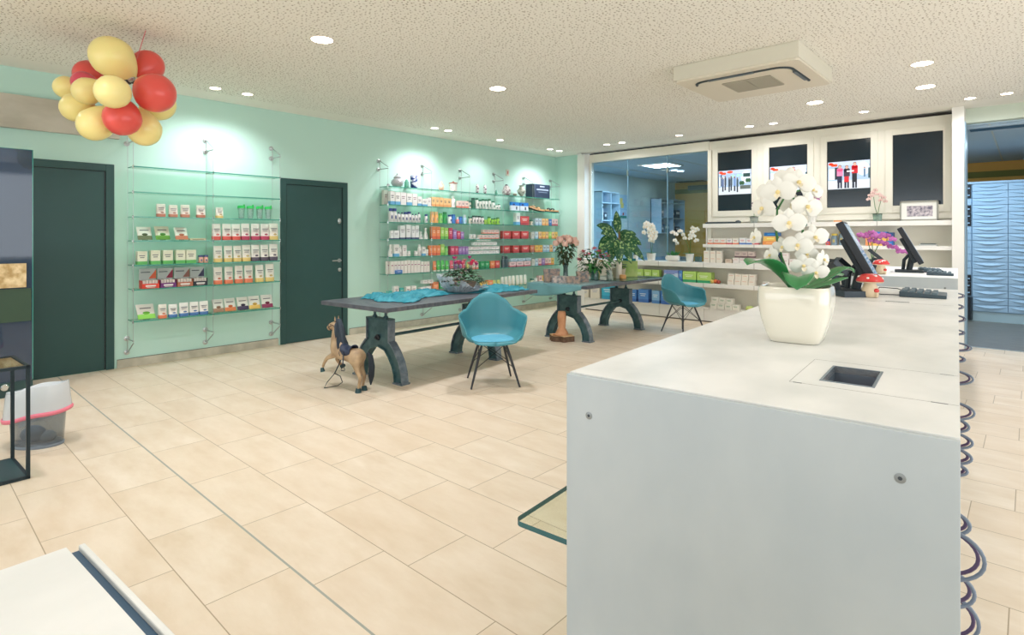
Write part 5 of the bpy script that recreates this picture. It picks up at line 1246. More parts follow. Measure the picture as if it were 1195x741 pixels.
# flower bowl on table 1
def flower_bowl():
    p = local(T1, R1, .0, 1.50, TOPZ+.005)
    r = thing('wrapped_flower_bowl', 'bowl of pink cyclamen and dark leaves wrapped in pale film on the nearest table', 'flower bowl', p)
    WR = glassmat('crinkled_film', (220, 230, 238), .18, .15, .66, (224, 232, 238))
    g = G(); n = 72; rings = []
    for k in range(9):
        t = k/8; z = .13*t**1.2; r0 = .12+.15*t**.8
        rings.append([((r0+.05*t*mn.noise(Vector((i*.35, t*2, 5)))+.012*math.sin(i*2.9+k))*math.cos(2*PI*i/n)*(1.0+.12*t), (r0+.05*t*mn.noise(Vector((i*.35, t*2, 5)))+.012*math.sin(i*2.9+k))*math.sin(2*PI*i/n), z+.05*t*mn.noise(Vector((i*.5, 9, k*.3)))+.07*t*t*math.cos(2*PI*(i/n-.62))) for i in range(n)])
    g.loft(rings, WR, True, False); obj('film_wrap', g, r)
    g = G(); g.lathe([(.09, .01), (.15, .05), (.18, .12)], mat((150, 130, 110), .8), n=20); obj('basket', g, r, smooth=40)
    g = G()
    for k in range(260):
        a = random.uniform(0, 2*PI); q = .25*math.sqrt(random.random()); b = (q*math.cos(a), q*math.sin(a), .11+.15*(1-(q/.25)**2)+random.uniform(-.02, .02))
        leaf(g, b, (math.cos(a), math.sin(a), random.uniform(-.1, .9)), random.uniform(.04, .075), .045, (DLEAF, LEAF, mat((52, 84, 60), .5), mat((120, 96, 96), .5))[k % 4], .4, nu=3)
    obj('foliage', g, r, smooth=60)
    PKF = [mat((226, 80, 120), .5), mat((240, 140, 150), .5), mat((200, 60, 140), .5)]
    for k in range(16):
        a = random.uniform(0, 2*PI); q = .18*math.sqrt(random.random()); c = Vector((q*math.cos(a), q*math.sin(a), .30+random.uniform(0, .08)))
        g = G(); 
        for j in range(5):
            b = 2*PI*j/5; leaf(g, c, (math.cos(b)*.5, math.sin(b)*.5, .9), .045, .034, PKF[k % 3], .2, nu=3)
        g.tube([c-Vector((0, 0, .09)), c], .0018, STEM, 5); obj('cyclamen_flower', g, r, smooth=60)
flower_bowl()

def rose(g, c, R, m1, m2):
    c = Vector(c); g.ball(c, (R*.6, R*.6, R*.62), m2, nu=8, nv=6)
    for ring, (n, rr, h) in enumerate(((4, .55, .3), (5, .8, .05), (6, 1.0, -.25))):
        for k in range(n):
            a = 2*PI*k/n+ring*.5; d = Vector((math.cos(a), math.sin(a), 0)); s = Vector((-d.y, d.x, 0))
            def fn(u, v, d=d, s=s, rr=rr, h=h):
                aa = (v-.5)*2; return tuple(c+d*R*(.35+rr*.65*math.sin(u*1.5)*(1-.15*aa*aa))+s*(aa*R*.5*math.sin(PI*(.25+.6*u)))+Vector((0, 0, R*(h-.5+1.0*u))))
            g.grid(fn, 3, 3, m1)
def bouquet_roses():
    p = local(T2, R2, -.16, .42, TOPZ)
    r = thing('rose_bouquet', 'bouquet of pale pink roses in a slim glass vase on the second table', 'bouquet', p)
    g = G(); g.lathe([(.045, 0), (.05, .01), (.035, .1), (.032, .2), (.05, .26)], glassmat('vase_glass', (170, 195, 195), .12, .03, .3, (130, 155, 160)), n=16); obj('vase', g, r, smooth=40)
    tops = []
    for k in range(13):
        a = 2*PI*k/13*2.4; q = .17*math.sqrt((k+.5)/13); tops.append(Vector((q*math.cos(a), q*math.sin(a), .53+.11*(1-(q/.17)**2)+random.uniform(-.015, .015))))
    for k, t in enumerate(tops):
        g = G(); g.tube([(0, 0, .06), (t.x*.3, t.y*.3, .3), t], .004, mat((60, 86, 50), .5), 5); obj('stem', g, r)
        g = G(); rose(g, t, .052, mat((250, 210, 194), .5, sub=.1), mat((246, 184, 164), .5)); obj('rose', g, r, smooth=60)
    g = G()
    for k in range(150):
        a = random.uniform(0, 2*PI); z = random.uniform(.26, .56); q = .04+.13*(z-.24)/.32; b = (q*math.cos(a)*random.uniform(.5, 1), q*math.sin(a)*random.uniform(.5, 1), z)
        leaf(g, b, (math.cos(a), math.sin(a), random.uniform(-.6, .6)), random.uniform(.05, .08), .04, (DLEAF, mat((90, 84, 44), .5), mat((60, 70, 44), .5))[k % 3], .4, nu=3)
    obj('rose_leaves', g, r, smooth=60)
bouquet_roses()
def bouquet_pink():
    p = local(T2, R2, -.0, .92, TOPZ)
    r = thing('mixed_bouquet', 'loose bouquet of pink carnations and greenery in a glass vase on the second table', 'bouquet', p)
    g = G(); g.lathe([(.05, 0), (.06, .01), (.06, .11), (.05, .14), (.055, .15)], glassmat('vase_glass_two', (150, 200, 195), .12, .03, .35, (110, 160, 160)), n=16); obj('vase', g, r, smooth=40)
    g = G()
    for k in range(170):
        a = random.uniform(0, 2*PI); z = random.uniform(.12, .44); q = .05+.20*math.sin(PI*min(1, (z-.05)/.5))*random.uniform(.3, 1)
        leaf(g, (q*math.cos(a), q*math.sin(a), z), (math.cos(a), math.sin(a), random.uniform(-.5, .9)), random.uniform(.07, .13), .042, (DLEAF, LEAF, mat((84, 150, 84), .5))[k % 3], .4, nu=3)
    obj('greenery', g, r, smooth=60)
    PC = [mat((246, 128, 146), .5), mat((250, 168, 178), .5), mat((248, 232, 190), .5)]
    for k, (u, z, c) in enumerate(((-.22, .30, 0), (-.12, .36, 1), (-.08, .38, 0), (.0, .46, 1), (.10, .36, 1), (.15, .38, 0), (.19, .35, 1), (.02, .30, 2), (.09, .28, 2), (-.16, .42, 1), (.05, .42, 0), (.12, .33, 0))):
        q = Vector((u*CS, u*SN, z))+Vector((.04, -.06, 0)); g = G()
        for j in range(14):
            a = random.uniform(0, 2*PI); leaf(g, q, (math.cos(a), math.sin(a), random.uniform(-.1, 1)), .062, .05, PC[c], .1, nu=2)
        g.tube([(0, 0, .1), q], .003, STEM, 5); obj('carnation', g, r, smooth=60)
bouquet_pink()
def dieffenbachia():
    p = local(T2, R2, .02, 1.56, TOPZ)
    r = thing('striped_houseplant', 'tall houseplant with green and cream striped leaves on the far end of the second table', 'potted plant', p)
    g = G(); pot_round(g, .085, .11, .15, mat((214, 196, 170), .6)); obj('pot', g, r, smooth=40)
    g = G(); g.tube([(0, 0, .1), (.01, 0, .3), (0, 0, .5), (.01, 0, .72)], [.028, .026, .022, .012], mottled((120, 96, 60), (146, 130, 84), 20, .6, name='trunk_bark', lo=.4), 10); obj('trunk', g, r, smooth=50)
    m = bpy.data.materials.new('striped_leaf'); m.use_nodes = True; nt = m.node_tree; b = nt.nodes['Principled BSDF']; b.inputs['Roughness'].default_value = .35
    n = nt.nodes.new('ShaderNodeTexNoise'); n.inputs['Scale'].default_value = 26; n.inputs['Detail'].default_value = 3
    rp = nt.nodes.new('ShaderNodeValToRGB'); rp.color_ramp.elements[0].position = .52; rp.color_ramp.elements[1].position = .64
    rp.color_ramp.elements[0].color = (*lin((34, 92, 58)), 1); rp.color_ramp.elements[1].color = (*lin((170, 204, 134)), 1)
    tc = nt.nodes.new('ShaderNodeTexCoord'); nt.links.new(tc.outputs['Object'], n.inputs[0]); nt.links.new(n.outputs[0], rp.inputs[0]); nt.links.new(rp.outputs[0], b.inputs['Base Color'])
    RG = mat((36, 96, 60), .4, name='leaf_rim')
    fb = Vector((CS, SN, 0)); tw = Vector((SN, -CS, 0))
    LV = [(-.06, .44, .10, .13), (-.36, .22, .10, .15), (-.30, .10, .16, .15), (-.34, -.20, .20, .22), (-.04, -.34, .28, .20), (.32, -.04, .14, .17), (.27, -.20, .20, .18), (.26, .14, .05, .15), (-.18, -.30, .22, .18), (.14, -.28, .26, .18), (-.22, .26, -.15, .14), (.20, .24, -.15, .14), (.40, -.22, .0, .15)]
    for k, (dx, dz, tf, Wd) in enumerate(LV):
        st = Vector((0, 0, .60-.01*k)); en = st+fb*dx+tw*tf+Vector((0, 0, dz)); out = (fb*dx+tw*tf)
        mid = st+out*.45+Vector((0, 0, max(.16, dz*.5+.14))) if k else st+Vector((-.01, 0, .2))
        s0 = st.lerp(mid, .35)
        def bz(t): return st*(1-t)**2+mid*2*t*(1-t)+en*t*t
        g = G(); g.tube([st-Vector((0, 0, .06)), st, bz(.12), bz(.24)], .006, STEM, 6)
        face = (tw*1.0+Vector((0, 0, .55))+out*.3).normalized()
        def fn(u, v):
            t = .2+.8*u; p = bz(t); tg = (bz(min(1, t+.02))-bz(t-.02)).normalized(); sd = tg.cross(face)
            if sd.length < 1e-3: sd = tg.cross(Vector((0, 0, 1)))
            sd.normalize(); nn = sd.cross(tg).normalized(); w = Wd/2*(math.sin(PI*u**.85)**.75)+.001; a = (v-.5)*2
            return tuple(p+sd*(a*w)+nn*(-abs(a)*w*.25))
        for v0, v1, mm, nn_ in ((0, .13, RG, 1), (.13, .47, m, 3), (.47, .53, RG, 1), (.53, .87, m, 3), (.87, 1, RG, 1)): g.grid(lambda u, v: fn(u, v0+(v1-v0)*v), 12, nn_, mm)
        obj('leaf', g, r, smooth=70)
    g = G()
    for k in range(40):
        a = random.uniform(0, 2*PI); leaf(g, (.05*math.cos(a), .05*math.sin(a), random.uniform(.15, .3)), (math.cos(a), math.sin(a), .6), .09, .05, DLEAF, .5, nu=3)
    obj('undergrowth', g, r, smooth=60)
dieffenbachia()
# small things on table 2
def t2box(x, y, z, w, d, h, m, label, nm='gift_box', rz=0):
    r = thing(nm, label, 'box', local(T2, R2, x, y, TOPZ+z), rz, 'patterned tins on the second table')
    g = G(); g.box(-w/2, w/2, -d/2, d/2, 0, h*.75, m); obj('body', g, r, bevel=.003)
    g = G(); g.box(-w/2-.003, w/2+.003, -d/2-.003, d/2+.003, h*.75, h, m); obj('lid', g, r, bevel=.003)
TIN1 = mottled((96, 108, 116), (190, 160, 140), 22, .5, name='floral_tin'); TIN2 = mottled((110, 120, 126), (216, 196, 186), 26, .5, name='floral_tin_pale')
t2box(-.08, .16, .0, .20, .13, .10, TIN2, 'grey floral tin at the front left of the second table', rz=.7)
t2box(.10, .24, .0, .18, .13, .10, TIN1, 'grey red floral tin at the front right of the second table', rz=.7)
t2box(-.24, .20, .0, .22, .13, .19, TIN1, 'tall floral tin just behind the front left tin', rz=.75)
t2box(.06, .52, .0, .16, .16, .15, TIN1, 'floral tin directly behind the front right tin', rz=.75)
for (x, y, rr, h, c, cc, lab) in ((.06, 1.22, .04, .13, (196, 206, 200), (180, 190, 184), 'grey glass candle jar between the bouquet and the houseplant'), (.12, 1.40, .045, .25, (236, 228, 214), (238, 234, 226), 'tall cream cylinder vase beside the houseplant trunk'), (.20, 1.38, .05, .06, (240, 176, 110), (246, 200, 140), 'small orange candle bowl in front of the houseplant'), (-.14, 1.18, .05, .15, (206, 190, 110), (190, 170, 96), 'mustard yellow tin behind the pink bouquet')):
    g = G(); g.lathe([(rr*.9, 0), (rr, .006), (rr, h*.9), (rr*.94, h)], mat(c, .4), n=18); g.lathe([(rr*.8, h), (rr*.8, h+.003)], mat(cc, .5), n=18)
    o = obj('table_vessel', g, smooth=40); o.location = local(T2, R2, x, y, TOPZ+.007 if y > .9 else TOPZ); tag(o, lab, 'vessel')
def gbag():
    p = local(T2, R2, -.02, 1.86, TOPZ+.007)
    g = G(); m = mottled((176, 206, 110), (206, 222, 140), 9, .5, name='green_paper')
    g.box(-.17, .17, -.05, .05, 0, .25, m); 
    o = obj('gift_bag', g, bevel=.004); o.location = p; o.rotation_euler = (0, 0, .6); tag(o, 'lime green patterned gift bag behind the houseplant', 'bag')
    g = G(); g.prism([(-.1, -.02), (.09, -.03), (.12, .02), (0, .05)], 0, .04, mat((40, 140, 140), .5)); o = obj('teal_bow', g, bevel=.01); o.location = p+Vector((.04, 0, .2505)); tag(o, 'teal fabric bow on the lime green gift bag', 'bow')
gbag()

# wooden figure under table 2
r = thing('wooden_sculpture', 'carved wooden foot shaped sculpture on a log slice under the second table', 'sculpture', (-4.74, 6.22, 0))
g = G(); n = 22; rr = [.17+.02*math.sin(i*1.7)+.012*math.sin(i*3.1) for i in range(n)]
ringf = lambda z, k=1: [(rr[i]*k*math.cos(2*PI*i/n), rr[i]*k*.85*math.sin(2*PI*i/n), z) for i in range(n)]
g.loft([ringf(0), ringf(.075)], mottled((92, 70, 54), (124, 98, 78), 26, .8, name='log_bark'), True, False); g.loft([ringf(.075), ringf(.078, .97)], mottled((206, 164, 112), (226, 190, 140), 12, .6, name='log_face'), False, True); obj('log_slice', g, r, smooth=30)
g = G(); SK = mottled((202, 142, 100), (218, 162, 122), 10, .6, name='carved_wood')
g.loft([[(a*math.cos(2*PI*i/14)+cx, b*math.sin(2*PI*i/14), z) for i in range(14)] for a, b, cx, z in ((.085, .11, 0, .078), (.075, .09, 0, .12), (.05, .05, .0, .17), (.055, .055, 0, .24), (.062, .062, 0, .32), (.05, .05, 0, .40))], SK)
for k in range(5): g.ball((-.06+.03*k, -.105, .09), (.014, .03, .014), SK, nu=8, nv=5)
obj('carved_foot', g, r, smooth=60)

# ================================================================== CHAIRS
def hinterp(a, K):
    a = abs(a) % (2*PI); a = min(a, 2*PI-a)/PI*180
    for (x0, y0), (x1, y1) in zip(K, K[1:]):
        if x0 <= a <= x1:
            t = (a-x0)/(x1-x0); t = t*t*(3-2*t); return y0+(y1-y0)*t
    return K[-1][1]
def chair(label, loc, rz):
    """armchair shell; front is local -Y"""
    r = thing('shell_armchair', label, 'chair', loc, rz, 'turquoise shell armchairs')
    SH = mat((72, 142, 154), .38, spec=.4, name='turquoise_plastic')
    KR = [(0, .25), (28, .272), (48, .335), (68, .325), (90, .312), (118, .305), (150, .275), (180, .255)]
    KH = [(0, -.012), (34, .0), (50, .06), (64, .185), (78, .222), (104, .232), (124, .26), (148, .365), (165, .41), (180, .42)]
    g = G(); nu, nv = 56, 16
    def fn(u, v):
        a = 2*PI*u; R = hinterp(a, KR); h = hinterp(a, KH); s = v
        rad = R*(min(1, s*1.22)**.9 if s < .82 else 1.0)
        if s < .62: rr = R*.93*(s/.62)
        else: rr = R*(.93+.07*math.sin((s-.62)/.38*PI/2))
        k = max(0, (s-.42)/.58); z = h*(k**1.35)
        if h > .15 : rr += R*.10*max(0, k-.55)**1.2*(1 if h < .26 else .35)    # rim flares out on the arms
        if h < .02: z += -.02*max(0, k-.5)*2
        z -= .012*math.cos(s*PI/2)
        back = .045*max(0, -math.cos(a))*k*(h/.42 if h > .3 else .2)
        return (rr*math.sin(a)*1.02, -rr*math.cos(a)+back, .43+z)
    g.grid(fn, nu, nv, SH); o = obj('shell', g, r, smooth=80, solid=.009, offset=-1)
    g = G()
    def cu(u, v):
        a = 2*PI*u; k = v; x = .205*k*math.copysign(abs(math.sin(a))**.75, math.sin(a)); y = -.19*k*math.copysign(abs(math.cos(a))**.75, math.cos(a)); return (x, y-.01, .432+.016*math.sqrt(max(0, 1-k**4)))
    g.grid(cu, 28, 6, mat((96, 176, 204), .8, name='blue_seat_pad')); obj('seat_pad', g, r, smooth=70)
    BW = mat((52, 54, 60), .45, name='dark_stained_wood')
    top = [(-.11, -.10), (.11, -.10), (-.11, .10), (.11, .10)]; bot = [(-.23, -.22), (.23, -.22), (-.22, .22), (.22, .22)]
    P3 = []
    for (tx, ty), (bx, by) in zip(top, bot):
        g = G(); g.tube([(tx, ty, .415), ((tx+bx)/2, (ty+by)/2, .21), (bx, by, 0.001)], [.011, .013, .009], BW, 10); obj('leg', g, r, smooth=40)
        P3.append((Vector((tx, ty, .40)), Vector((bx, by, 0))))
    WI = mat((40, 44, 50), .35, .6); at_ = lambda i, t: P3[i][0].lerp(P3[i][1], t)
    for i, j in ((0, 1), (2, 3), (0, 2), (1, 3)):
        g = G(); g.tube([at_(i, .02), at_(j, .55)], .0035, WI, 6); g.tube([at_(j, .02), at_(i, .55)], .0035, WI, 6); obj('cross_brace', g, r, smooth=40)
    g = G(); g.box(-.12, .12, -.012, .012, .40, .412, WI); g.box(-.012, .012, -.12, .12, .40, .412, WI); g.box(-.115, .115, -.105, -.09, .40, .415, WI); g.box(-.115, .115, .09, .105, .40, .415, WI); obj('seat_mount', g, r)
c1 = Vector((-3.87, 3.97, 0)); 
chair('turquoise armchair in front of the nearest iron table', c1, YAW+math.radians(10))
c2 = at(797, 380, 8.45); chair('turquoise armchair beside the cream shelving at the far end of the second table', (c2.x, c2.y, 0), YAW+math.radians(30))

# ================================================================== HORSE
def horse():
    o3 = Vector((-4.55, 2.93, 0))
    fwd = (Vector((-CS, -SN, 0))*.93+Vector((-SN, CS, 0))*.36).normalized()
    rz = math.atan2(fwd.y, fwd.x)
    r = thing('toy_horse', 'carved wooden toy horse rearing on a wire stand by the nearest table', 'toy horse', o3, rz)
    # x forward, y to its left (away from the viewer is -y side checked below), z up
    V = [('pelvis', (.03, 0, .335), .068), ('rump', (-.035, 0, .345), .060), ('belly', (.12, 0, .325), .066), ('chest', (.22, 0, .350), .062), ('neck1', (.255, 0, .43), .064), ('neck2', (.262, 0, .52), .054), ('poll', (.262, 0, .605), .046), ('face', (.305, 0, .588), .042), ('muzzle', (.345, 0, .562), .032), ('nose', (.358, 0, .552), .025)]
    E = [(0, 1), (0, 2), (2, 3), (3, 4), (4, 5), (5, 6), (6, 7), (7, 8), (8, 9)]
    v = [Vector(p) for _, p, _ in V]; rad = [q for _, _, q in V]
    def chain(start, pts):
        prev = start
        for p, q in pts:
            v.append(Vector(p)); rad.append(q); E.append((prev, len(v)-1)); prev = len(v)-1
    # hind legs (stifle forward, hock back)
    for s in (-1, 1):
        dx = .0 if s > 0 else .02
        chain(0, [((.015+dx, s*.045, .25), .042), ((-.005+dx, s*.045, .19), .026), ((-.035+dx, s*.045, .135), .019), ((-.02+dx, s*.045, .06), .015), ((-.012+dx, s*.045, .028), .016)])
    # front legs lifted
    chain(3, [((.265, .04, .32), .034), ((.335, .045, .29), .021), ((.372, .045, .235), .015), ((.385, .045, .195), .014)])
    chain(3, [((.255, -.04, .315), .032), ((.30, -.045, .265), .020), ((.262, -.045, .225), .015), ((.235, -.045, .215), .014)])
    me = bpy.data.meshes.new('body'); me.from_pydata([tuple(p) for p in v], E, [])
    WD = mottled((158, 132, 102), (192, 166, 132), 12, .5, name='painted_horse_wood'); me.materials.append(WD)
    ob = bpy.data.objects.new('body', me); col.objects.link(ob); ob.parent = r
    sk = ob.modifiers.new('skin', 'SKIN'); sk.use_smooth_shade = True
    sv = me.skin_vertices[0].data
    for i, q in enumerate(rad): sv[i].radius = (q, q*.92); sv[i].use_root = (i == 0)
    sb = ob.modifiers.new('sub', 'SUBSURF'); sb.levels = 2; sb.render_levels = 2
    HF = mat((30, 66, 72), .4)
    for c, d in (((-.012, -.045, .0), 0), ((-.012+.0, .045, .0), 0)):
        g = G(); g.lathe([(.028, 0), (.019, .040)], HF, c=c, n=10, sx=1.15); obj('hoof', g, r, smooth=40)
    for c, a in (((.390, .045, .180), -2.6), ((.222, -.045, .208), 1.9)):
        g = G(); g.T = Matrix.Translation(c) @ Matrix.Rotation(a if a > 0 else .2, 4, 'Y') ; g.lathe([(.022, -.024), (.015, .014)] if a < 0 else [(.015, -.014), (.022, .022)], HF, n=10); obj('hoof', g, r, smooth=40)
    GM = mat((62, 74, 86), .8, bump=.6, name='grey_mane')
    g = G(); ps = [(.275, 0, .64), (.235, 0, .635), (.215, 0, .58), (.205, 0, .50), (.195, 0, .43), (.17, 0, .40)]
    g.tube(ps, [.014, .022, .026, .028, .024, .012], GM, 10)
    for s in (-1, 1):
        for k in range(14):
            t = k/13; p = Vector((.24-.05*t, s*.02, .63-.21*t)); leaf(g, p, (.02, s*.55, -1), .10+.03*math.sin(k), .035, GM, .2, .3, up=Vector((1, 0, 0)), nu=4)
    obj('mane', g, r, smooth=60, solid=.003)
    g = G(); g.tube([(-.085, 0, .36), (-.115, 0, .33), (-.125, 0, .24), (-.12, 0, .15), (-.115, 0, .07)], [.014, .022, .030, .028, .006], mat((36, 46, 56), .8, bump=.6, name='dark_tail_hair'), 10); obj('tail', g, r, smooth=60)
    for s in (-1, 1):
        g = G(); g.loft([[(.262+a*.7*math.cos(q), s*.026+a*.5*math.sin(q), z+.008) for q in [2*PI*i/8 for i in range(8)]] for a, z in ((.010, .625), (.012, .64), (.002, .67))], WD); obj('ear', g, r, smooth=50)
        g = G(); g.ball((.300, s*.034, .600), .007, BLACK, nu=8, nv=5); obj('eye', g, r)
    NV = mat((44, 56, 80), .5, name='navy_saddle')
    g = G(); g.grid(lambda u, v: (.07+.11*u, .072*math.cos(PI*v)*(1-.1*u), .355+.045*math.sin(PI*v)+.022*(2*u-1)**2+.012*u-(.03 if v in (0, 1) else 0)), 8, 12, NV); obj('saddle', g, r, smooth=60, solid=.010, offset=1)
    for s in (-1, 1):
        g = G(); g.tube([(.13, s*.074, .37), (.13, s*.08, .255)], .005, NV, 6); g.tube([(.13, s*.08, .255), (.150, s*.08, .205), (.147, s*.08, .195), (.112, s*.08, .195), (.109, s*.08, .205), (.13, s*.08, .255)], .003, mat((50, 56, 60), .4, .6), 6); obj('stirrup', g, r, smooth=40)
    g = G(); WR_ = mat((44, 52, 58), .4, .7)
    g.tube([(.20, 0, .30), (.24, 0, .22), (.285, .0, .14)], .0055, WR_, 8); g.tube([(.285, 0, .14), (.245, -.03, .11), (.235, -.05, .05), (.29, -.05, .012), (.37, .045, .006), (.34, .04, .06), (.285, 0, .14)], .0038, WR_, 8); obj('wire_stand', g, r, smooth=40)
    g = G()
    for k in range(16): pass
    BR = mat((50, 44, 52), .6); ringp = lambda cx, cz, R, nx, nz: [(cx+R*math.cos(a)*nx*0+R*math.cos(a)*nz, R*math.sin(a), cz+R*math.cos(a)*nx) for a in [2*PI*i/14 for i in range(15)]]
    g.tube(ringp(.325, .575, .037, .9, .45), .003, BR, 5); g.tube([(.325, -.037, .575), (.27, -.046, .60), (.255, -.04, .575)], .003, BR, 5); g.tube([(.325, .037, .575), (.27, .046, .60), (.255, .04, .575)], .003, BR, 5); obj('bridle', g, r, smooth=40)
horse()

# ================================================================== WASTE BIN, BLACK STAND
def bin_():
    r = thing('waste_bin', 'oval smoky plastic waste bin with white liner and pink drawstring', 'waste bin', (-5.02, .70, 0), YAW)
    a0, b0, a1, b1, H = .155, .11, .18, .13, .40
    el = lambda a, b, z, n=36, ph=0, sl=0: [(a*math.cos(2*PI*i/n), b*math.sin(2*PI*i/n), z+sl*math.cos(2*PI*i/n)) for i in range(n)]
    SM = glassmat('smoky_plastic', (200, 206, 210), .10, .06, .30, (150, 160, 168))
    g = G(); g.loft([el(a0-.006, b0-.006, .003), el(a0, b0, .006), el(a1, b1, H*.9)], SM, True, False); obj('bin_body', g, r, smooth=60)
    g = G(); g.loft([el(a0+.004, b0+.004, 0), el(a0+.006, b0+.006, .012), el(a0, b0, .02)], mat((120, 130, 140), .3)); obj('base_rim', g, r, smooth=60)
    LN = glassmat('white_liner', (232, 238, 242), .08, .2, .72, (236, 240, 243))
    n = 48; wob = lambda i, k: 1+k*math.sin(2*PI*i*5/48)+k*.6*math.sin(2*PI*i*3/48+2)
    def rg(a, b, z, k, sl=.035): return [(a*wob(i, k)*math.cos(2*PI*i/n), b*wob(i, k)*math.sin(2*PI*i/n), z+sl*math.cos(2*PI*i/n)+.006*math.sin(2*PI*i*4/48)) for i in range(n)]
    g = G(); g.loft([rg(a1+.022, b1+.022, .215, .02), rg(a1+.015, b1+.015, .29, .012), rg(a1+.008, b1+.008, .37, .008), rg(a1+.003, b1+.003, .395, .008), rg(a1-.01, b1-.01, .385, .01), rg(a1-.035, b1-.03, .30, .04), rg(a1-.07, b1-.05, .16, .06)], LN, False, False); obj('bin_liner', g, r, smooth=60)
    g = G(); g.loft([rg(a1+.025, b1+.025, .200, .02), rg(a1+.029, b1+.029, .218, .02), rg(a1+.023, b1+.023, .226, .02)], mat((240, 130, 150), .5), False, False); obj('drawstring_hem', g, r, smooth=60, solid=.003)
    g = G(); g.ball((-.03, 0, .07), (.08, .06, .06), mat((50, 84, 110), .6), nu=10, nv=6); g.ball((.05, .02, .05), (.05, .05, .04), mat((90, 110, 120), .6), nu=10, nv=6); obj('rubbish', g, r, smooth=60)
bin_()
def stand():
    r = thing('glass_display_case', 'black framed glass display case at the left edge beside the waste bin', 'display case', (-4.77, .54, 0), math.radians(3))
    FRM = mat((30, 48, 56), .4, .3); t = .009; H = .665; A = .42
    pts = [(0, 0), (0, -A), (A, -A), (A, 0)]
    for x, y in pts:
        g = G(); g.box(x-t, x+t, y-t, y+t, 0, H, FRM); obj('post', g, r)
    for z in (0, H-2*t):
        for (xa, ya), (xb, yb) in zip(pts, pts[1:]+pts[:1]):
            g = G(); g.box(min(xa, xb)-t, max(xa, xb)+t, min(ya, yb)-t, max(ya, yb)+t, z, z+2*t, FRM); obj('rail', g, r)
    g = G(); g.box(t, A-t, -A+t, -t, .005, .018, mat((52, 78, 82), .4)); obj('base_plate', g, r)
    g = G(); g.box(t, A-t, -A+t, -t, H-.012, H-.004, glassmat('case_glass', (190, 220, 215), .1)); obj('glass_top', g, r)
stand()

# ================================================================== COUNTERS
ROT = math.radians(4.3)
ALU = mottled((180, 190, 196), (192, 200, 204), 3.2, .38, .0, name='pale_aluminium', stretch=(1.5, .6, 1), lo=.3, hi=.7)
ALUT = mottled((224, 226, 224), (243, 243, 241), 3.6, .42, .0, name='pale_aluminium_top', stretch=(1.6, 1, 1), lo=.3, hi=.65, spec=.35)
ALUE = mat((150, 160, 172), .35, .5, name='aluminium_edge')
CW, CH = .818, 1.06
def screwg(g, x, z, y):
    g.T = Matrix.Translation((x, y, z)) @ Matrix.Rotation(PI/2, 4, 'X'); g.lathe([(.0095, 0), (.0095, .001), (.007, .0016)], mat((150, 156, 158), .4, .7), n=16); g.lathe([(.004, .0016), (.004, .002)], DKGREY, n=6); g.T = Matrix.Identity(4)
def counter(loc, L, label, hole=None, screws=True, gap=0, endm=None, t=.014):
    """origin: near right corner of the footprint; body extends to -X and +Y"""
    r = thing('service_counter', label, 'counter', loc, ROT, 'aluminium service counters')
    for y0, y1 in ((0, t), (L-t, L)):
        g = G(); g.box(-CW, 0, y0, y1, 0, CH-.002, endm or ALU); obj('end_panel', g, r, bevel=.0015)
    g = G()
    if hole:
        hx0, hx1, hy0, hy1 = hole
        y0, y1 = t+.004, L-t-.004
        for a, b, c, d in ((-CW, hx0, y0, y1), (hx1, 0, y0, y1), (hx0, hx1, y0, hy0), (hx0, hx1, hy1, y1)): g.box(a, b, c, d, CH-.016, CH, ALUT)
    else: g.box(-CW, 0, t+.004, L-t-.004-gap, CH-.016, CH, ALUT)
    obj('counter_top', g, r)
    g = G(); g.box(-CW, -CW+.014, t+.001, L-t-.001, .0, CH-.02, ALU); obj('front_panel', g, r)
    g = G(); g.box(-CW+.02, -.03, t+.001, L-t-.001, .02, .60, ALU) ; g.box(-.05, -.03, t+.001, L-t-.001, .60, CH-.20 if hole else CH-.02, ALU); obj('cabinet_body', g, r)
    if screws:
        for x, z in ((-CW+.068, CH-.100), (-.088, CH-.088), (-CW+.066, .35), (-.075, .35), (-CW+.066, .10), (-.075, .10)):
            g = G(); screwg(g, x, z, -.0); obj('screw', g, r, smooth=40)
    return r
R0 = Vector((-.091, 1.272, 0))
cnt = counter(R0, 3.63, 'near pale aluminium service counter carrying the large white orchid', (-.271, -.165, .328, .518))
yv = Vector((-math.sin(ROT), math.cos(ROT), 0)); xv = Vector((math.cos(ROT), math.sin(ROT), 0))
def cloc(x, y, z): return R0+xv*x+yv*y+Vector((0, 0, z))
counter(R0+yv*4.93, 2.05, 'far pale aluminium counter before the back shelving', None)
c0 = counter(R0+yv*(-1.055)-yv*2.0-Vector((0, 0, 0)), 2.0, 'white counter whose end corner shows at the bottom left', None, False, .0075, ALUT, .0065)
g = G(); g.box(-CW+.002, 0, 1.975, 1.9935, CH-.03, CH-.008, mat((60, 92, 120), .4)); obj('joint_groove', g, c0)
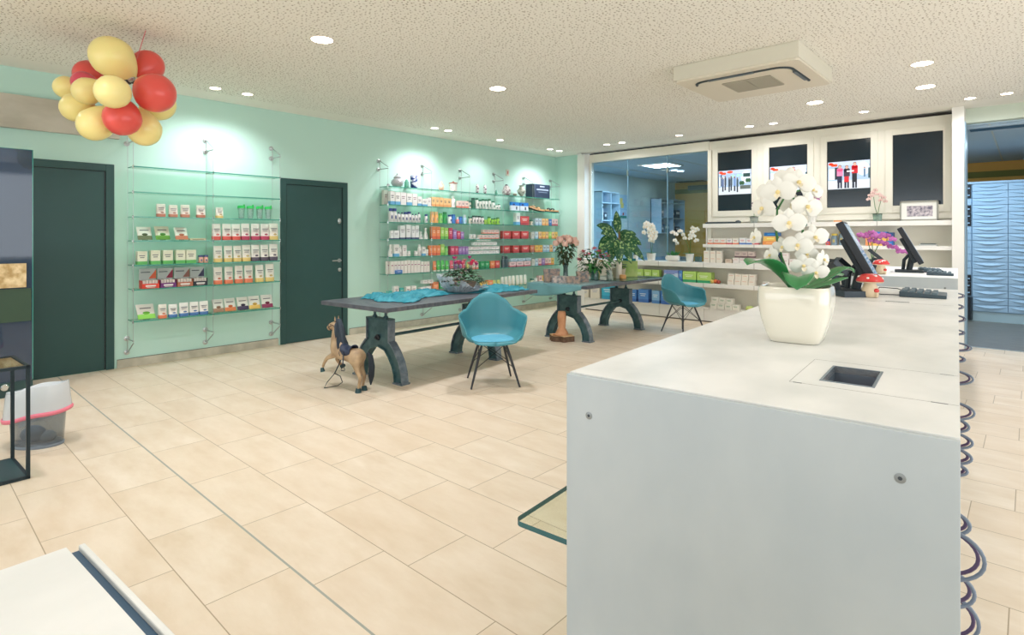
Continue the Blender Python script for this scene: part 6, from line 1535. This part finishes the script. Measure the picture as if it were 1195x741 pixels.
# inset plate and waste slot in the near counter top
g = G(); e = .0009
for a, b, c, d in ((-.334, -.333, .264, .59), (-.333, -.002, .264, .265), (-.333, -.002, .589, .59)): g.box(a, b, c, d, CH, CH+e*.4, mat((150, 150, 146), .5))
for a, b in ((.275, .583),): pass
g.box(-.325, -.305, .262, .267, CH, CH+e*.5, DKGREY); g.box(-.05, -.02, .262, .266, CH, CH+e*.5, DKGREY); g.box(-.04, -.012, .588, .591, CH, CH+e*.5, DKGREY)
obj('inset_outline', g, cnt)
g = G(); hx0, hx1, hy0, hy1 = -.271, -.165, .328, .518; SL = mat((120, 136, 150), .35, .4)
g.box(hx0-.006, hx0, hy0-.006, hy1+.006, CH-.10, CH+.0015, SL); g.box(hx1, hx1+.006, hy0-.006, hy1+.006, CH-.10, CH+.0015, SL); g.box(hx0, hx1, hy0-.006, hy0, CH-.10, CH+.0015, SL); g.box(hx0, hx1, hy1, hy1+.006, CH-.10, CH+.0015, SL)
g.box(hx0-.02, hx1+.02, hy0-.02, hy1+.02, CH-.16, CH-.075, mat((150, 28, 60), .6)); obj('waste_slot', g, cnt)
g = G(); 
for y in (2.44, 2.62): pass
g.box(-.32, -.21, 2.500, 2.515, CH, CH+.001, mat((56, 64, 72), .5)); g.box(-.40, -.02, 2.46, 2.461, CH, CH+.0005, mat((160, 160, 156), .5)); obj('cable_slot', g, cnt)
# glass bag shelf on the customer side
r = thing('glass_bag_shelf', 'rounded clear glass bag shelf fixed low on the near counter', 'glass shelf', R0, ROT)
g = G(); x0, x1, y0, y1, rr = -CW-.385, -CW-.001, .27, 1.10, .03
pts = [(x1, y0)]+[(x1, y1)]+[(x0+rr-rr*math.sin(math.radians(a)), y1-rr+rr*math.cos(math.radians(a))) for a in range(0, 91, 15)]+[(x0+rr-rr*math.cos(math.radians(a)), y0+rr-rr*math.sin(math.radians(a))) for a in range(0, 91, 15)]
n = len(pts); vs_ = [(p[0], p[1], .432) for p in pts]+[(p[0], p[1], .45) for p in pts]
g.add(vs_, [tuple(range(n-1, -1, -1)), tuple(range(n, 2*n))], glassmat('bag_shelf_glass', (248, 251, 244), .04)); g.add(vs_, [(i, (i+1) % n, n+(i+1) % n, n+i) for i in range(n)], glassmat('thick_glass_edge', (60, 120, 120), .1, .1, .85, (54, 110, 118)))
obj('glass_plate', g, r)
g = G(); g.box(-CW-.03, -CW-.0005, .40, .43, .415, .4315, STEEL); g.box(-CW-.03, -CW-.0005, .9, .93, .415, .4315, STEEL); obj('mount', g, r)

# cable loops hanging from the staff side
def cloc0(x, y): return R0+xv*x+yv*y
def loops():
    Cg = mat((120, 132, 150), .4); Cp = mat((96, 76, 110), .4)
    L = [(345, 6, 3.45, 3), (358, 5, 3.2, 3), (372, 7, 2.9, 4), (388, 6, 2.5, 3), (405, 12, 2.2, 5), (419, 6, 1.9, 4), (441, 13, 1.5, 8), (480, 14, 1.1, 10), (497, 9, .9, 8), (515, 12, .75, 9), (533, 11, .6, 9), (549, 7, .5, 7), (612, 9, .25, 13), (650, 22, .12, 28), (690, 13, .16, 20), (724, 17, .2, 26)]
    for n, (py, ext, y, hp) in enumerate(L):
        q = cloc0(0, y); dep = q.y*CS-q.x*SN; z = CAMH-(py-YHP)/FPX*dep; e = ext*dep/FPX; h = hp*dep/FPX
        g = G()
        for m_, k, sc_ in ((Cg, 0, 1), (Cp, .012, .86)):
            g.tube([(-.03+(e+.03)*sc_*math.cos(t), y+k+.02*t/PI, z+h*sc_*math.sin(t)) for t in [PI/2-PI*i/14 for i in range(15)]], .0036, m_, 7)
        o = obj('cable_loop', g, smooth=50); o.location = R0; o.rotation_euler = (0, 0, ROT)
        tag(o, 'grey and purple cable loop on the staff side of the counters, %s from the nearest' % ordn(len(L)-n), 'cable', 'cable loops on the counters')
loops()

# things on the counters
def mushroom(label, p, s):
    r = thing('toadstool_ornament', label, 'ornament', p, YAW, 'toadstool ornaments'); r.scale = (s, s, s)
    ST = mat((224, 202, 170), .4); RD = mat((216, 58, 56), .3, coat=.3)
    g = G(); g.lathe([(.040, 0), (.046, .006), (.049, .03), (.044, .06), (.034, .085), (.036, .098)], ST, n=20); obj('stalk', g, r, smooth=50)
    g = G(); g.lathe([(.034, .094), (.072, .094), (.076, .10), (.062, .098)], ST, n=24); obj('gill_ring', g, r, smooth=50)
    g = G(); g.lathe([(.074, .099), (.078, .104), (.068, .125), (.048, .142), (.022, .150), (.003, .151)], RD, n=24); obj('cap', g, r, smooth=60)
    for a, e in ((-1.5, .7), (-.7, .3), (.2, .6), (1.6, .5), (-2.3, .35), (2.8, .5)):
        g = G(); q = .068*math.cos(e); g.ball((q*math.cos(a), q*math.sin(a), .108+.045*math.sin(e)), (.010, .010, .007), mat((244, 240, 234), .4), nu=8, nv=5); obj('spot', g, r, smooth=50)
    g = G(); g.ball((.012, -.048, .045), (.017, .012, .014), RD, nu=10, nv=6); g.lathe([(.010, 0), (.012, .03)], ST, c=(.012, -.048, .004), n=10); obj('small_toadstool', g, r, smooth=50)
p = at(1013, 345, 3.50); mushroom('red toadstool ornament with white dots on the near counter beside the monitor', (-.705, 3.93, CH+.001), .93)
mushroom('smaller looking red toadstool ornament on the far counter', (-1.06, 6.42, CH+.001), .93)

def keyboard(label, x, y, rz, L=.20, D=.26):
    p = cloc(x, y, CH+.001); r = thing('keyboard', label, 'keyboard', p, ROT+rz, 'keyboards on the counters')
    g = G(); KB = mat((58, 76, 86), .45); g.add([(-L/2, -D/2, 0), (L/2, -D/2, 0), (L/2, D/2, 0), (-L/2, D/2, 0), (-L/2, -D/2, .034), (L/2, -D/2, .018), (L/2, D/2, .018), (-L/2, D/2, .034)], [(0, 3, 2, 1), (4, 5, 6, 7), (0, 1, 5, 4), (1, 2, 6, 5), (2, 3, 7, 6), (3, 0, 4, 7)], KB); obj('case', g, r, bevel=.003)
    KM = mat((92, 112, 122), .5); me = None
    for i in range(5):
        for j in range(9):
            if me is None:
                g = G(); g.loft([[(a*k, b*k, z) for a, b in ((-.014, -.0125), (.014, -.0125), (.014, .0125), (-.014, .0125))] for k, z in ((1, 0), (.78, .011))], KM); me = g.mesh('key')
            xx = -L/2+.026+i*.036; o = obj('key', me, r); o.location = (xx, -D/2+.02+j*.0275, .034-.016*(xx+L/2)/L-.001)
    return r
keyboard('grey keyboard on the near counter right of the toadstool', -.165, 2.96, 0, .225, .27)
keyboard('grey keyboard on the far counter, nearer of the two', -.13, 5.35, 0, .20, .16)
keyboard('grey keyboard on the far counter, farther of the two', -.22, 5.95, .1, .20, .2)

def monitor(label, x, y, s=1):
    p = cloc(x, y, CH+.001); r = thing('pos_monitor', label, 'monitor', p, ROT+math.radians(4), 'till monitors')
    # panel in a tilted frame: leans back towards -X, faces +X
    T = Matrix.Translation((.10, 0, .10)) @ Matrix.Rotation(-math.radians(27), 4, 'Y')
    H, Wd = .40*s, .36*s
    g = G(); g.T = T; g.box(-.045, 0, -Wd/2, Wd/2, 0, H, BLACK); g.box(-.075, -.045, -Wd*.35, Wd*.35, .03, H*.75, mat((30, 44, 52), .5)); obj('housing', g, r, bevel=.006)
    g = G(); g.T = T; g.box(-.0005, .003, -Wd/2+.015, Wd/2-.015, .018, H-.018, mat((140, 165, 188), .15, emit=.35, name='glowing_screen')); 
    for k in range(7): g.box(.003, .0034, -Wd/2+.03, Wd/2-.03, .03+k*.024, .045+k*.024, mat((96, 128, 160), .3, emit=.3))
    obj('screen', g, r)
    g = G(); g.tube([(-.02, 0, .02), (.0, 0, .12), (.02, 0, .22)], .028, mat((34, 44, 52), .4), 10); g.tube([(-.07, .05, .01), (-.06, .05, .12), (.0, .03, .2)], .016, mat((34, 44, 52), .4), 8); obj('arm', g, r, smooth=50)
    g = G(); g.rbox(-.14, .10, -.12, .12, 0, .022, .03, mat((46, 58, 66), .45)); obj('foot', g, r, bevel=.003)
    g = G(); g.tube([(.08, -.10, .012), (.12, -.16, .008), (.2, -.14, .008), (.3, -.1, .008)], .003, BLACK, 6); obj('cable', g, r, smooth=40)
monitor('till monitor seen edge-on on the near counter behind the toadstool', -.50, 2.98)
monitor('till monitor seen edge-on on the far counter', -.37, 5.75)

def terminal(label, p, rz, s=1, c=(40, 52, 60)):
    r = thing('card_terminal', label, 'card terminal', p, rz, 'dark card terminals'); r.scale = (s, s, s)
    M_ = mat(c, .45)
    g = G(); g.rbox(-.07, .07, -.06, .06, 0, .03, .02, M_); obj('base', g, r, bevel=.004)
    g = G(); g.tube([(0, 0, .02), (-.01, 0, .10), (.0, 0, .13)], .022, M_, 8); obj('stand_arm', g, r, smooth=50)
    g = G(); g.T = Matrix.Translation((0, 0, .16)) @ Matrix.Rotation(.75, 4, 'Y'); g.prism([(-.07, -.045), (.05, -.045), (.085, -.025), (.085, .025), (.05, .045), (-.07, .045)], -.015, .015, M_); obj('head', g, r, bevel=.004)
    g = G(); g.T = Matrix.Translation((0, 0, .16)) @ Matrix.Rotation(.75, 4, 'Y'); g.box(.0, .06, -.03, .03, .015, .0165, mat((90, 120, 130), .2)); obj('display', g, r)
terminal('black card terminal nearest to the orchid on the near counter', tuple(cloc(-.60, 2.80, CH+.001)), .9)
terminal('black card terminal between orchid and monitor on the near counter, the farther one', tuple(cloc(-.60, 3.15, CH+.001)), .6, 1)
terminal('black card terminal on the far counter left of its monitor', tuple(cloc(-.66, 5.55, CH+.001)), .2, 1.1)
g = G(); g.box(-.10, .10, -.05, .05, 0, .035, mat((48, 62, 72), .45)); g.box(-.08, .08, -.03, .03, .035, .038, BLACK); o = obj('receipt_printer', g, bevel=.006); o.location = cloc(-.48, 2.68, CH+.001); o.rotation_euler = (0, 0, YAW); tag(o, 'low black device on the near counter between orchid pot and toadstool', 'device')
g = G(); g.ball((0, 0, .03), (.045, .03, .03), mat((66, 62, 92), .3), nu=12, nv=8); g.ball((0.01, -.01, .035), (.02, .025, .02), mat((190, 120, 130), .4), nu=8, nv=6); o = obj('tape_dispenser', g, smooth=50); o.location = cloc(-.83+.12, 5.2, CH+.001); tag(o, 'small dark purple tape dispenser on the far counter', 'tape dispenser')
for n, (xa, ya, pts) in enumerate(((-.42, 2.85, [(0, 0), (.02, .25), (.12, .2), (.2, .12)]),)):
    g = G(); g.tube([(x, y, .006+.03*math.sin(PI*k/3)) for k, (x, y) in enumerate(pts)], .0028, BLACK, 6); o = obj('keyboard_cable', g, smooth=50); o.location = cloc(xa, ya, CH); o.rotation_euler = (0, 0, ROT); tag(o, 'thin black cable looping behind the toadstool to the near keyboard', 'cable')
